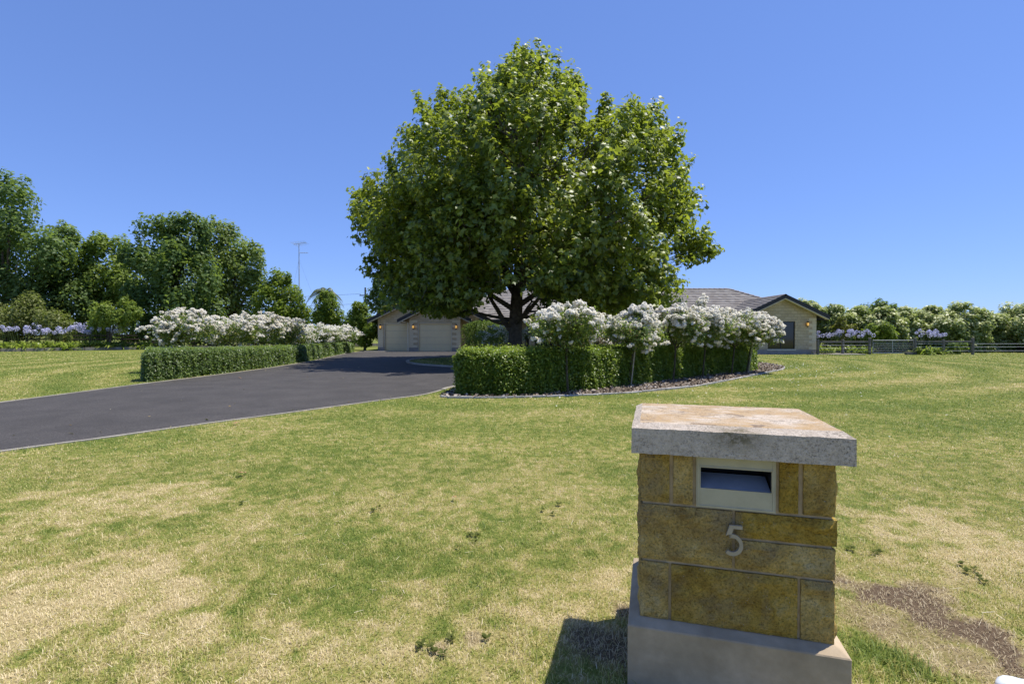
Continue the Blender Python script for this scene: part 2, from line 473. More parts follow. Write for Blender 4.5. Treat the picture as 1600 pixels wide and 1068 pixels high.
def pillar_materials():
    # rock-faced ochre block
    m, nt, out = new_mat('ochre split face block')
    b = principled(nt, out, (.3, .2, .08), 0.95, 0.08)
    v = pos_node(nt)
    n1 = tex_noise(nt, 9, 6, 0.7, v, 0.4)
    n2 = tex_noise(nt, 120, 4, 0.8, v)
    n3 = tex_noise(nt, 4, 4, 0.6, v, 1.2)
    c = ramp(nt, n1, [(0.25, (0.25, 0.150, 0.040)), (0.42, (0.56, 0.36, 0.075)), (0.56, (0.78, 0.53, 0.115)), (0.75, (0.86, 0.67, 0.29))])
    grey = ramp(nt, n3, [(0.46, (0, 0, 0)), (0.70, (1, 1, 1))])
    oi = nt.nodes.new("ShaderNodeObjectInfo")
    hv = nt.nodes.new("ShaderNodeHueSaturation")
    nt.links.new(math_n(nt, 'MULTIPLY_ADD', oi.outputs["Random"], 0.25, 0.86), hv.inputs["Value"])
    nt.links.new(math_n(nt, 'MULTIPLY_ADD', oi.outputs["Random"], -0.20, 1.03), hv.inputs["Saturation"])
    nt.links.new(c, hv.inputs["Color"])
    c = hv.outputs[0]
    c = mix_col(nt, math_n(nt, 'MULTIPLY', grey, 0.75), c, (0.50, 0.38, 0.21))
    sp = ramp(nt, n2, [(0.34, (0.35, 0.33, 0.30)), (0.48, (0.95, 0.95, 0.95)), (0.66, (1.3, 1.3, 1.3))])
    c = mix_col(nt, 0.8, c, sp, 'MULTIPLY')
    vo = nt.nodes.new("ShaderNodeTexVoronoi")
    vo.inputs["Scale"].default_value = 95
    nt.links.new(v, vo.inputs["Vector"])
    fl = ramp(nt, vo.outputs["Distance"], [(0.10, (1, 1, 1)), (0.17, (0, 0, 0))])
    pk = ramp(nt, tex_noise(nt, 37, 1, 0.5, v), [(0.60, (0, 0, 0)), (0.64, (1, 1, 1))])
    fl = math_n(nt, 'MULTIPLY', fl, pk)
    c = mix_col(nt, fl, c, (0.66, 0.60, 0.50))
    nt.links.new(c, b.inputs["Base Color"])
    h = math_n(nt, 'MULTIPLY_ADD', n2, 0.5, tex_noise(nt, 30, 5, 0.75, v))
    bump(nt, b, h, 1.0, 0.032)
    M['block'] = m
    # cast cap: speckled, orange lichen on top
    m, nt, out = new_mat('weathered cap stone')
    b = principled(nt, out, (.4, .37, .33), 0.95, 0.1)
    v = pos_node(nt)
    geo = nt.nodes.new("ShaderNodeNewGeometry")
    sn = nt.nodes.new("ShaderNodeSeparateXYZ")
    nt.links.new(geo.outputs["True Normal"], sn.inputs[0])
    sc = nt.nodes.new("ShaderNodeTexCoord")
    so = nt.nodes.new("ShaderNodeSeparateXYZ")
    nt.links.new(sc.outputs["Object"], so.inputs[0])
    mp = nt.nodes.new("ShaderNodeMapping")
    mp.inputs["Scale"].default_value = (1, 1.6, 1)
    nt.links.new(sc.outputs["Object"], mp.inputs[0])
    v2 = mp.outputs[0]
    nb = tex_noise(nt, 5.5, 5, 0.65, v2, 0.5)
    nf = tex_noise(nt, 170, 3, 0.8, v)
    nm = tex_noise(nt, 38, 5, 0.75, v2)
    base = ramp(nt, nf, [(0.30, (0.17, 0.135, 0.10)), (0.48, (0.60, 0.50, 0.38)), (0.70, (0.74, 0.63, 0.51))])
    base = mix_col(nt, 0.5, base, ramp(nt, nm, [(0.35, (0.26, 0.22, 0.18)), (0.6, (0.55, 0.49, 0.42))]))
    lich = math_n(nt, 'MULTIPLY', ramp(nt, nb, [(0.38, (0, 0, 0)), (0.56, (1, 1, 1))]), ramp(nt, nm, [(0.32, (0, 0, 0)), (0.5, (1, 1, 1))]))
    top = ramp(nt, sn.outputs[2], [(0.90, (0, 0, 0)), (0.97, (1, 1, 1))])
    lich = math_n(nt, 'MULTIPLY', lich, top)
    c = mix_col(nt, math_n(nt, 'MULTIPLY', lich, 0.75), base, (0.36, 0.225, 0.085))
    nd = tex_noise(nt, 8, 6, 0.7, v2, 0.8)
    dark = math_n(nt, 'MULTIPLY', ramp(nt, nd, [(0.55, (0, 0, 0)), (0.66, (1, 1, 1))]), top)
    c = mix_col(nt, math_n(nt, 'MULTIPLY', dark, 0.8), c, (0.15, 0.115, 0.09))
    # dark algae pits down the upright face, with a green-brown stain near the middle
    pit = math_n(nt, 'MULTIPLY', ramp(nt, tex_noise(nt, 110, 4, 0.8, v), [(0.53, (0, 0, 0)), (0.60, (1, 1, 1))]), ramp(nt, tex_noise(nt, 9, 4, 0.6, v), [(0.40, (0, 0, 0)), (0.60, (1, 1, 1))]))
    c = mix_col(nt, math_n(nt, 'MULTIPLY', pit, 0.75), c, (0.10, 0.09, 0.075))
    dx = math_n(nt, 'SUBTRACT', so.outputs[0], 0.345)
    dz = math_n(nt, 'SUBTRACT', so.outputs[2], 0.075)
    dist = math_n(nt, 'SQRT', math_n(nt, 'ADD', math_n(nt, 'MULTIPLY', dx, dx), math_n(nt, 'MULTIPLY', math_n(nt, 'MULTIPLY', dz, dz), 3.0)))
    stn = math_n(nt, 'MULTIPLY', ramp(nt, dist, [(0.03, (1, 1, 1)), (0.11, (0, 0, 0))]), ramp(nt, nm, [(0.40, (0, 0, 0)), (0.55, (1, 1, 1))]))
    stn = math_n(nt, 'MULTIPLY', stn, math_n(nt, 'SUBTRACT', 1.0, top))
    c = mix_col(nt, math_n(nt, 'MULTIPLY', stn, 0.8), c, (0.12, 0.10, 0.045))
    nt.links.new(c, b.inputs["Base Color"])
    bump(nt, b, math_n(nt, 'ADD', nf, nm), 0.6, 0.006)
    M['cap'] = m
    M['pillar_plinth'] = noisy_mat('brown rendered plinth', (0.28, 0.215, 0.135), (0.40, 0.315, 0.21), 5, 0.92, 0.1, 0.5, 0.006, 6, (0.55, 0.43, 0.30))
    M['mortar'] = noisy_mat('mortar', (0.40, 0.29, 0.16), (0.60, 0.46, 0.28), 18, 0.95, 0.05, 0.7, 0.006)
    M['plate'] = noisy_mat('cream letter plate', (0.38, 0.345, 0.235), (0.45, 0.41, 0.285), 9, 0.5, 0.3, 0.0, 0.0, 6, (0.52, 0.475, 0.34))
    M['flap'] = noisy_mat('grey steel flap', (0.30, 0.33, 0.38), (0.42, 0.45, 0.50), 12, 0.35, 0.5, 0.0, metal=0.3)
    M['digit'] = noisy_mat('brushed metal digit', (0.30, 0.26, 0.20), (0.42, 0.37, 0.29), 20, 0.45, 0.5, 0.0, metal=0.2)


pillar_materials()


# ------------------------------------------------------------------ object helpers
def tag(o, label=None, cat=None, group=None, kind=None):
    if label:
        o['label'] = label
    if cat:
        o['category'] = cat
    if group:
        o['group'] = group
    if kind:
        o['kind'] = kind
    return o


def link(o, parent=None):
    COL.objects.link(o)
    if parent is not None:
        o.parent = parent
    return o


def empty(name, loc, label, cat, group=None, rz=0.0):
    o = bpy.data.objects.new(name, None)
    o.empty_display_size = 0.2
    o.location = loc
    o.rotation_euler = (0, 0, rz)
    link(o)
    return tag(o, label, cat, group)


def np_mesh(name, V, Fc, mat=None, tint=None, smooth=False):
    """V (n,3) floats, Fc (m,k) ints, all faces with k corners"""
    V = np.ascontiguousarray(V, dtype=np.float32)
    Fc = np.ascontiguousarray(Fc, dtype=np.int32)
    me = bpy.data.meshes.new(name)
    m_, k = Fc.shape
    me.vertices.add(len(V))
    me.vertices.foreach_set("co", V.ravel())
    me.loops.add(m_ * k)
    me.loops.foreach_set("vertex_index", Fc.ravel())
    me.polygons.add(m_)
    me.polygons.foreach_set("loop_start", np.arange(0, m_ * k, k, dtype=np.int32))
    if smooth:
        me.polygons.foreach_set("use_smooth", np.ones(m_, dtype=bool))
    if tint is not None:
        a = me.attributes.new("tint", 'FLOAT', 'POINT')
        a.data.foreach_set("value", np.ascontiguousarray(tint, dtype=np.float32))
    me.update(calc_edges=True)
    if mat:
        me.materials.append(mat)
    return me


def obj(name, me, parent=None, loc=None):
    o = bpy.data.objects.new(name, me)
    if loc is not None:
        o.location = loc
    return link(o, parent)


class MB:
    """collects small shapes into one mesh"""

    def __init__(self):
        self.v = []
        self.f = []

    def add(self, vs, fs):
        n = len(self.v)
        self.v += [tuple(p) for p in vs]
        self.f += [tuple(i + n for i in f) for f in fs]
        return self

    def box(self, a, b):
        x0, y0, z0 = a
        x1, y1, z1 = b
        vs = [(x0, y0, z0), (x1, y0, z0), (x1, y1, z0), (x0, y1, z0), (x0, y0, z1), (x1, y0, z1), (x1, y1, z1), (x0, y1, z1)]
        return self.add(vs, [(0, 3, 2, 1), (4, 5, 6, 7), (0, 1, 5, 4), (1, 2, 6, 5), (2, 3, 7, 6), (3, 0, 4, 7)])

    def prism(self, poly, axis, a, b):
        """extrude a 2D polygon. axis 'y': poly is (x,z) swept a..b in y; 'z': (x,y); 'x': (y,z)"""
        n = len(poly)

        def P(p, t):
            return {'y': (p[0], t, p[1]), 'z': (p[0], p[1], t), 'x': (t, p[0], p[1])}[axis]
        vs = [P(p, a) for p in poly] + [P(p, b) for p in poly]
        fs = [tuple(range(n)), tuple(range(2 * n - 1, n - 1, -1))]
        fs += [(i, i + n, (i + 1) % n + n, (i + 1) % n) for i in range(n)]
        return self.add(vs, fs)

    def tube(self, pts, rad, sides=8, cap=True):
        pts = [Vector(p) for p in pts]
        n = len(pts)
        if not hasattr(rad, '__len__'):
            rad = [rad] * n
        vs = []
        up = Vector((0, 0, 1))
        prev = None
        for i, p in enumerate(pts):
            d = (pts[min(i + 1, n - 1)] - pts[max(i - 1, 0)])
            d = d.normalized() if d.length > 1e-9 else up.copy()
            if prev is None:
                a = d.cross(Vector((0.31, 0.95, 0.1)))
                if a.length < 0.1:
                    a = d.cross(Vector((1, 0, 0)))
            else:
                a = prev - d * prev.dot(d)
            a.normalize()
            prev = a
            c = d.cross(a)
            for k in range(sides):
                t = 2 * math.pi * k / sides
                vs.append(p + (a * math.cos(t) + c * math.sin(t)) * rad[i])
        fs = []
        for i in range(n - 1):
            for k in range(sides):
                k2 = (k + 1) % sides
                fs.append((i * sides + k, i * sides + k2, (i + 1) * sides + k2, (i + 1) * sides + k))
        if cap:
            fs.append(tuple(range(sides - 1, -1, -1)))
            fs.append(tuple((n - 1) * sides + k for k in range(sides)))
        return self.add(vs, fs)

    def mesh(self, name, mat, smooth=False, bevel=0):
        me = bpy.data.meshes.new(name)
        me.from_pydata(self.v, [], self.f)
        me.update()
        import bmesh
        bm = bmesh.new()
        bm.from_mesh(me)
        bmesh.ops.recalc_face_normals(bm, faces=bm.faces[:])
        if bevel:
            bmesh.ops.bevel(bm, geom=[e for e in bm.edges], offset=bevel, segments=1, affect='EDGES', clamp_overlap=True)
        bm.to_mesh(me)
        bm.free()
        if smooth:
            me.polygons.foreach_set("use_smooth", np.ones(len(me.polygons), dtype=bool))
        me.materials.append(mat)
        return me

    def build(self, name, mat, parent=None, smooth=False, bevel=0, loc=None):
        return obj(name, self.mesh(name, mat, smooth, bevel), parent, loc)


def norm_rows(a):
    return a / np.maximum(np.linalg.norm(a, axis=1, keepdims=True), 1e-9)


# leaf templates: x along the leaf, y across, z out of plane
T_QUAD = (np.array([(-.5, 0, 0), (0, -.32, .06), (.5, 0, -.04), (0, .32, .06)]), np.array([(0, 1, 2), (0, 2, 3)]))
T_OVAL = (np.array([(-.5, 0, 0), (-.15, -.27, .05), (.25, -.2, .03), (.5, 0, -.08), (.25, .2, .03), (-.15, .27, .05)]),
          np.array([(0, 1, 2), (0, 2, 3), (0, 3, 4), (0, 4, 5)]))
_l = [(-.45, 0, 0), (-.28, -.40, -.05), (.02, -.20, .05), (.10, -.55, -.08), (.26, -.18, .05), (.58, 0, -.10), (.26, .18, .05), (.10, .55, -.08), (.02, .20, .05), (-.28, .40, -.05)]
T_LOBE = (np.array(_l), np.array([(0, 1, 2), (0, 2, 8), (0, 8, 9), (2, 3, 4), (6, 7, 8), (2, 4, 6), (2, 6, 8), (4, 5, 6)]))


T_STAR = (np.array([(-.45, 0, 0), (-.05, -.52, -.07), (.10, -.16, .05), (.60, 0, -.10), (.10, .16, .05), (-.05, .52, -.07)]), np.array([(0, 1, 2), (0, 2, 4), (2, 3, 4), (0, 4, 5)]))


def scatter(P, N, size, tmpl, tint, tang=None, rng=RNG):
    """place a template at every point P, facing N; returns V, F, tint per vertex"""
    n = len(P)
    N = norm_rows(N)
    T = rng.normal(size=(n, 3)) if tang is None else tang + rng.normal(size=(n, 3)) * 0.25
    T = T - N * np.sum(T * N, axis=1, keepdims=True)
    T = norm_rows(T)
    B = np.cross(N, T)
    tv, tf = tmpl
    k = len(tv)
    s = size[:, None, None]
    V = P[:, None, :] + s * (tv[None, :, 0:1] * T[:, None, :] + tv[None, :, 1:2] * B[:, None, :] + tv[None, :, 2:3] * N[:, None, :])
    Fc = tf[None, :, :] + (np.arange(n) * k)[:, None, None]
    return V.reshape(-1, 3), Fc.reshape(-1, 3), np.repeat(tint, k)


def sphere_dirs(n, rng=RNG):
    return norm_rows(rng.normal(size=(n, 3)))


# ------------------------------------------------------------------ ground shapes
def poly_inside(poly, x, y):
    inside = np.zeros(len(x), dtype=bool)
    n = len(poly)
    j = n - 1
    for i in range(n):
        xi, yi = poly[i][0], poly[i][1]
        xj, yj = poly[j][0], poly[j][1]
        c = ((yi > y) != (yj > y)) & (x < (xj - xi) * (y - yi) / (yj - yi + 1e-12) + xi)
        inside ^= c
        j = i
    return inside


def smooth_line(pts, sub=6):
    """Catmull-Rom through 2D points"""
    P = [pts[0]] + list(pts) + [pts[-1]]
    out_ = []
    for i in range(1, len(P) - 2):
        p0, p1, p2, p3 = [np.array(P[j][:2], float) for j in (i - 1, i, i + 1, i + 2)]
        for k in range(sub):
            t = k / sub
            out_.append(tuple(0.5 * ((2 * p1) + (-p0 + p2) * t + (2 * p0 - 5 * p1 + 4 * p2 - p3) * t * t + (-p0 + 3 * p1 - 3 * p2 + p3) * t ** 3)))
    out_.append(tuple(P[-2][:2]))
    return out_


def offset_line(line, d):
    """shift a 2D line sideways (left of travel is +)"""
    L = np.array(line)
    T = np.gradient(L, axis=0)
    T = T / np.maximum(np.linalg.norm(T, axis=1, keepdims=True), 1e-9)
    Nn = np.stack([-T[:, 1], T[:, 0]], 1)
    return [tuple(p) for p in L + Nn * d]


def sheet(name, poly, z, mat, parent=None):
    me = bpy.data.meshes.new(name)
    import bmesh
    bm = bmesh.new()
    vs = [bm.verts.new((p[0], p[1], z)) for p in poly]
    es = [bm.edges.new((vs[i], vs[(i + 1) % len(vs)])) for i in range(len(vs))]
    bmesh.ops.triangle_fill(bm, use_beauty=True, edges=es)
    for f in bm.faces:
        if f.normal.z < 0:
            f.normal_flip()
    bm.to_mesh(me)
    bm.free()
    me.materials.append(mat)
    return obj(name, me, parent)


def ribbon(line, w, z0, z1, mb=None, jitter=0.0):
    """raised strip of width w along a line"""
    mb = mb or MB()
    A = offset_line(line, w / 2)
    B = offset_line(line, -w / 2)
    vs = []
    for a, b_ in zip(A, B):
        j = random.uniform(-jitter, jitter)
        vs += [(a[0], a[1], z0), (a[0], a[1], z1 + j), (b_[0], b_[1], z1 + j), (b_[0], b_[1], z0)]
    fs = []
    n = len(A)
    for i in range(n - 1):
        o = i * 4
        for k in range(3):
            fs.append((o + k, o + k + 1, o + k + 5, o + k + 4))
    fs.append((0, 1, 2, 3))
    e = (n - 1) * 4
    fs.append((e + 3, e + 2, e + 1, e))
    return mb.add(vs, fs)


# lawn: one big sheet that reaches the horizon
g = MB()
g.add([(-900, -60, 0), (900, -60, 0), (900, 1400, 0), (-900, 1400, 0)], [(0, 1, 2, 3)])
lawn = g.build('lawn', M['lawn'])
tag(lawn, kind='structure')

drive_left = smooth_line([(-17, -5), (-13.2, 0), (-10.9, 4), (-9.85, 7), (-9.6, 9.24), (-9.55, 12.7), (-9.4, 14.8), (-9.32, 17), (-9.35, 19.4), (-9.75, 24), (-10.75, 30), (-11.4, 35), (-11.5, 38.5)])
drive_right = smooth_line([(-11.8, -5), (-9.4, -0.5), (-7.4, 2.6), (-5.55, 5.35), (-5.06, 6.0), (-4.47, 6.9), (-3.64, 8.0), (-2.5, 9.6), (-1.9, 10.4), (-1.62, 11.3)])
drive_loop = smooth_line([(-1.62, 11.3), (-1.2, 12.4), (1.2, 14.8), (4, 18.9), (8.6, 21.6), (11.2, 24.6), (11.6, 28), (9.4, 32), (5.0, 34.8), (0, 36.2), (-3.2, 37.2), (-3.5, 38.5)])
DRIVE = drive_left + drive_loop[::-1] + drive_right[::-1][1:]
tag(sheet('driveway', DRIVE, 0.004, M['asphalt']), kind='structure')
isl_c = (1.7, 24.1)
ISLAND = [(isl_c[0] + 6.7 * math.cos(t * math.pi / 32), isl_c[1] + 5.9 * math.sin(t * math.pi / 32)) for t in range(64)]
tag(sheet('island_lawn', ISLAND, 0.010, M['lawn']), kind='structure')
k1 = ribbon(drive_left[6:], 0.065, 0, 0.016)
tag(k1.build('kerb', M['concrete']), kind='structure')
k2 = ribbon(drive_right, 0.055, 0, 0.014)
tag(k2.build('kerb', M['concrete']), kind='structure')
k3 = ribbon(drive_loop[1:], 0.10, 0, 0.02)
tag(k3.build('kerb', M['concrete']), kind='structure')
k4 = ribbon(ISLAND + [ISLAND[0]], 0.14, 0, 0.07)
tag(k4.build('kerb', M['concrete']), kind='structure')
ap = MB().box((-11.3, 37.2, 0), (-3.4, 38.55, 0.022))
tag(ap.build('concrete_apron', M['concrete']), kind='structure')
sl = MB().box((20.3, 31.2, 0), (22.4, 33.4, 0.06)).box((12, 32.0, 0), (20.28, 32.55, 0.03))
tag(sl.build('concrete_path', M['concrete']), kind='structure')

# mulch bed under the standard roses
bed_front = [(-1.45, 10.05), (-1.1, 9.86), (0, 9.92), (.77, 10.1), (1.99, 10.5), (2.82, 10.9), (4.13, 11.8), (5.11, 12.7), (6.82, 14.6), (8.12, 16.05), (9.7, 17.8), (10.7, 19.4), (11.1, 20.8), (11.2, 22.4)]
bf = smooth_line(bed_front, 5)
BED = bf + [(10.4, 23.0), (8.3, 21.2), (4.1, 18.5), (1.4, 14.5), (-1.0, 12.2), (-1.4, 11.3)]
tag(sheet('mulch_bed', BED, 0.014, M['mulch']), kind='structure')


# ------------------------------------------------------------------ letterbox pillar
def pillar():
    fl = gnd(987, 668.5, 0.94)
    th = R(-15.8)
    root = empty('letterbox_pillar', (fl.x, fl.y, 0), 'squat ochre stone letterbox pillar with grey cap and metal number 5', 'letterbox', rz=th)
    W, D = 0.692, 0.57
    # cap: slab with chamfered upper edge, built upright face + chamfer + grainy top
    import bmesh
    bm = bmesh.new()
    prof = [(0.0, 0.0, 0.0), (0.0, 0.0, 0.088), (0.028, 0.028, 0.105)]
    rings = []
    nx, ny = 34, 28
    for ins, _, z in prof:
        x0, x1, y0, y1 = ins, W - ins, ins, D - ins
        ring = []
        for i in range(nx):
            ring.append((x0 + (x1 - x0) * i / nx, y0, z))
        for i in range(ny):
            ring.append((x1, y0 + (y1 - y0) * i / ny, z))
        for i in range(nx):
            ring.append((x1 - (x1 - x0) * i / nx, y1, z))
        for i in range(ny):
            ring.append((x0, y1 - (y1 - y0) * i / ny, z))
        vs = []
        for q in ring:
            w = 0.0016
            d = noise.noise_vector(Vector(q) * 22) * w + noise.noise_vector(Vector(q) * 60) * w * .7
            vs.append(bm.verts.new(Vector(q) + d))
        rings.append(vs)
    for a, b_ in zip(rings, rings[1:]):
        n = len(a)
        for i in range(n):
            bm.faces.new((a[i], a[(i + 1) % n], b_[(i + 1) % n], b_[i]))
    bm.faces.new(rings[0][::-1])
    bm.faces.new(rings[-1])
    me = bpy.data.meshes.new('cap')
    bm.to_mesh(me)
    bm.free()
    me.materials.append(M['cap'])
    cp = obj('cap', me, root, (0, 0, 0.853))
    cp['label'] = 'weathered grey cap stone blotched with orange lichen'

    # mortar core, slightly behind the block faces
    X0, X1, Y0, Y1, ZB, ZT = 0.030, 0.650, 0.048, 0.520, 0.235, 0.853
    inn = 0.008
    px0, px1, pz0 = 0.220, 0.472, 0.664
    core = MB()
    core.box((X0 + inn, Y0 + inn + 0.16, ZB), (X1 - inn, Y1 - inn, ZT))
    core.box((X0 + inn, Y0 + inn, ZB), (X1 - inn, Y0 + inn + 0.16, pz0 + 0.001))
    core.box((X0 + inn, Y0 + inn, pz0 + 0.001), (px0 + 0.003, Y0 + inn + 0.16, ZT))
    core.box((px1 - 0.003, Y0 + inn, pz0 + 0.001), (X1 - inn, Y0 + inn + 0.16, ZT))
    core.build('mortar_core', M['mortar'], root)

    def block(a, b_, faces='f', seed=0):
        """rock-faced block; faces tells which sides are split: f front, b back, l left, r right"""
        bm = bmesh.new()
        (x0, y0, z0), (x1, y1, z1) = a, b_
        st = 0.011
        def grid(o, du, dv, nrm, rough):
            nu = max(2, int(du.length / st))
            nv = max(2, int(dv.length / st))
            rows = []
            for j in range(nv + 1):
                row = []
                for i in range(nu + 1):
                    p = o + du * (i / nu) + dv * (j / nv)
                    if rough:
                        e = min(i, nu - i, j, nv - j)
                        k = min(1.0, e / 2.0)
                        q = p + Vector((seed * 3.1, seed * 1.7, seed))
                        h = noise.fractal(q * 16, 1.0, 2.0, 4) * 0.011 + noise.noise(q * 60) * 0.004
                        h += 0.007
                        p = p + nrm * (h * k) + nrm * (noise.noise(q * 35) * 0.0025) * (1 - k)
                        if e == 0:
                            p = p + noise.noise_vector(q * 40) * 0.0015
                    row.append(bm.verts.new(p))
                rows.append(row)
            for j in range(nv):
                for i in range(nu):
                    bm.faces.new((rows[j][i], rows[j][i + 1], rows[j + 1][i + 1], rows[j + 1][i]))
        V_ = Vector
        dx, dy, dz = V_((x1 - x0, 0, 0)), V_((0, y1 - y0, 0)), V_((0, 0, z1 - z0))
        grid(V_((x0, y0, z0)), dx, dz, V_((0, -1, 0)), 'f' in faces)
        grid(V_((x1, y1, z0)), -dx, dz, V_((0, 1, 0)), 'b' in faces)
        grid(V_((x0, y1, z0)), -dy, dz, V_((-1, 0, 0)), 'l' in faces)
        grid(V_((x1, y0, z0)), dy, dz, V_((1, 0, 0)), 'r' in faces)
        for z, fl_ in ((z0, True), (z1, False)):
            q = [bm.verts.new(p) for p in ((x0, y0, z), (x1, y0, z), (x1, y1, z), (x0, y1, z))]
            bm.faces.new(q[::-1] if fl_ else q)
        bmesh.ops.remove_doubles(bm, verts=bm.verts[:], dist=0.0005)
        me = bpy.data.meshes.new('block')
        bm.to_mesh(me)
        bm.free()
        me.polygons.foreach_set("use_smooth", np.zeros(len(me.polygons), dtype=bool))
        me.materials.append(M['block'])
        return obj('block', me, root)
    T = 0.09    # block depth behind the face
    r3, r2a, r2b, r1 = (0.250, 0.452), (0.463, 0.660), (0.463, 0.563), (0.671, 0.853)
    f = Y0
    s = 0
    # front face
    front = [((X0, r3[0]), (0.128, r3[1]), 'fl'), ((0.138, r3[0]), (0.541, r3[1]), 'f'), ((0.551, r3[0]), (X1, r3[1]), 'fr'),
             ((X0, r2a[0]), (0.338, r2a[1]), 'fl'), ((0.348, r2b[0]), (X1, r2b[1]), 'fr'), ((0.348, 0.574), (X1 + 0.006, r2a[1]), 'fr'),
             ((X0, r1[0]), (0.130, r1[1]), 'fl'), ((0.143, r1[0]), (0.208, r1[1]), 'f'), ((0.484, r1[0]), (0.541, r1[1]), 'f'), ((0.556, r1[0]), (X1, r1[1]), 'fr')]
    for (xa, za), (xb, zb), fc in front:
        s += 1
        block((xa, f, za), (xb, f + T, zb), fc, s)
    # the other three faces
    for za, zb, cuts in ((0.250, 0.452, (0.145, 0.33, 0.520)), (0.463, 0.660, (0.145, 0.43, 0.520)), (0.671, 0.853, (0.145, 0.30, 0.520))):
        for ya, yb in zip(cuts, cuts[1:]):
            s += 1
            bb = 'b' if yb > 0.5 else ''
            block((X0, ya, za), (X0 + T, yb - (0 if bb else 0.01), zb), 'l' + bb, s)
            s += 1
            block((X1 - T, ya, za), (X1, yb - (0 if bb else 0.01), zb), 'r' + bb, s)
        s += 1
        block((X0 + T + 0.01, Y1 - T, za), (X1 - T - 0.01, Y1, zb), 'b', s)

    # plinth with a sloping top
    pl = MB()
    o = 0.042
    lo = [(X0 - o, Y0 - o), (X1 + o - 0.004, Y0 - o), (X1 + o - 0.004, Y1 + o), (X0 - o, Y1 + o)]
    hi = [(X0 - .002, Y0 - .002), (X1 + .002, Y0 - .002), (X1 + .002, Y1 + .002), (X0 - .002, Y1 + .002)]
    vs = [(*p, -0.1) for p in lo] + [(*p, 0.232) for p in lo] + [(*p, 0.250) for p in hi]
    fs = [(0, 3, 2, 1), (8, 9, 10, 11)]
    for i in range(4):
        j = (i + 1) % 4
        fs += [(i, j, j + 4, i + 4), (i + 4, j + 4, j + 8, i + 8)]
    pl.add(vs, fs).build('plinth', M['pillar_plinth'], root, bevel=0.003)

    # letter plate: frame with a slot, a hinged flap set back in the slot
    yp = Y0 - 0.004
    z0, z1 = 0.667, 0.851
    sx0, sx1, sz0, sz1 = 0.234, 0.459, 0.735, 0.808
    fr = MB()
    fr.box((px0, yp, z0), (px1, yp + 0.006, sz0))
    fr.box((px0, yp, sz1), (px1, yp + 0.006, z1))
    fr.box((px0, yp, sz0), (sx0, yp + 0.006, sz1))
    fr.box((sx1, yp, sz0), (px1, yp + 0.006, sz1))
    pt = fr.build('letter_plate', M['plate'], root)
    lip = MB()
    lip.box((px0 + .005, yp - .0025, z0 + .004), (px1 - .005, yp, z0 + .008))
    lip.box((px1 - .009, yp - .0025, z0 + .008), (px1 - .005, yp, z1 - .004))
    lip.box((px0 + .005, yp - .0025, z0 + .008), (px0 + .009, yp, z1 - .004))
    lip.box((sx0 - .003, yp - .003, sz1), (sx1 + .003, yp, sz1 + .004))
    lip.box((sx1 + .001, yp - .003, sz0), (sx1 + .004, yp, sz1))
    lip.build('rim', M['plate'], pt)
    ft = MB()
    ft.add([(sx0, yp + .006, sz0 - .001), (sx1, yp + .006, sz0 - .001), (sx1 - .004, yp + .085, sz0 + .034), (sx0 + .004, yp + .085, sz0 + .034),
            (sx0, yp + .008, sz0 - .004), (sx1, yp + .008, sz0 - .004), (sx1 - .004, yp + .087, sz0 + .031), (sx0 + .004, yp + .087, sz0 + .031)],
           [(0, 1, 2, 3), (7, 6, 5, 4), (0, 4, 5, 1), (1, 5, 6, 2), (2, 6, 7, 3), (3, 7, 4, 0)])
    ft.build('chute', M['flap'], pt)
    bx = MB()
    yb = yp + 0.158
    bx.box((sx0 - .008, yp + .0061, sz1 + .001), (sx1 + .008, yb, sz1 + .006))
    bx.box((sx0 - .008, yp + .0061, sz0 - .04), (sx0 - .003, yb, sz1 + .001))
    bx.box((sx1 + .003, yp + .0061, sz0 - .04), (sx1 + .008, yb, sz1 + .001))
    bx.box((sx0 - .008, yb, sz0 - .04), (sx1 + .008, yb + .004, sz1 + .006))
    bx.build('box_lining', M['metal_dark'], pt)

    # number 5
    n5 = MB()
    cx, cz, r_o, r_i = 0.3350, 0.5525, 0.0345, 0.0225
    arc_o, arc_i = [], []
    a0, a1 = 112, -128
    k = 22
    for i in range(k + 1):
        t = R(a0 + (a1 - a0) * i / k)
        arc_o.append((cx + r_o * math.cos(t), cz + r_o * 1.08 * math.sin(t)))
        arc_i.append((cx + r_i * math.cos(t), cz + r_i * 1.08 * math.sin(t)))
    ya, ybk = Y0 - 0.024, Y0 - 0.013
    arcs = [(arc_o[i], arc_o[i + 1], arc_i[i + 1], arc_i[i]) for i in range(k)]
    for q in arcs:
        n5.prism(q, 'y', ya, ybk)
    n5.prism([(0.3265, 0.620), (0.3150, 0.5830), arc_o[0], arc_i[0], (0.3300, 0.5790), (0.3385, 0.6085)], 'y', ya, ybk)
    n5.prism([(0.3265, 0.620), (0.3385, 0.6085), (0.3670, 0.6085), (0.3670, 0.620)], 'y', ya, ybk)
    d = n5.build('house_number', M['digit'], root)
    pins = MB().tube([(0.336, Y0 - 0.013, 0.612), (0.336, Y0 + 0.01, 0.612)], 0.0025, 6).tube([(0.367, Y0 - 0.013, 0.553), (0.367, Y0 + 0.01, 0.553)], 0.0025, 6)
    pins.build('fixing_pin', M['metal_dark'], d)
    return root


PIL = pillar()


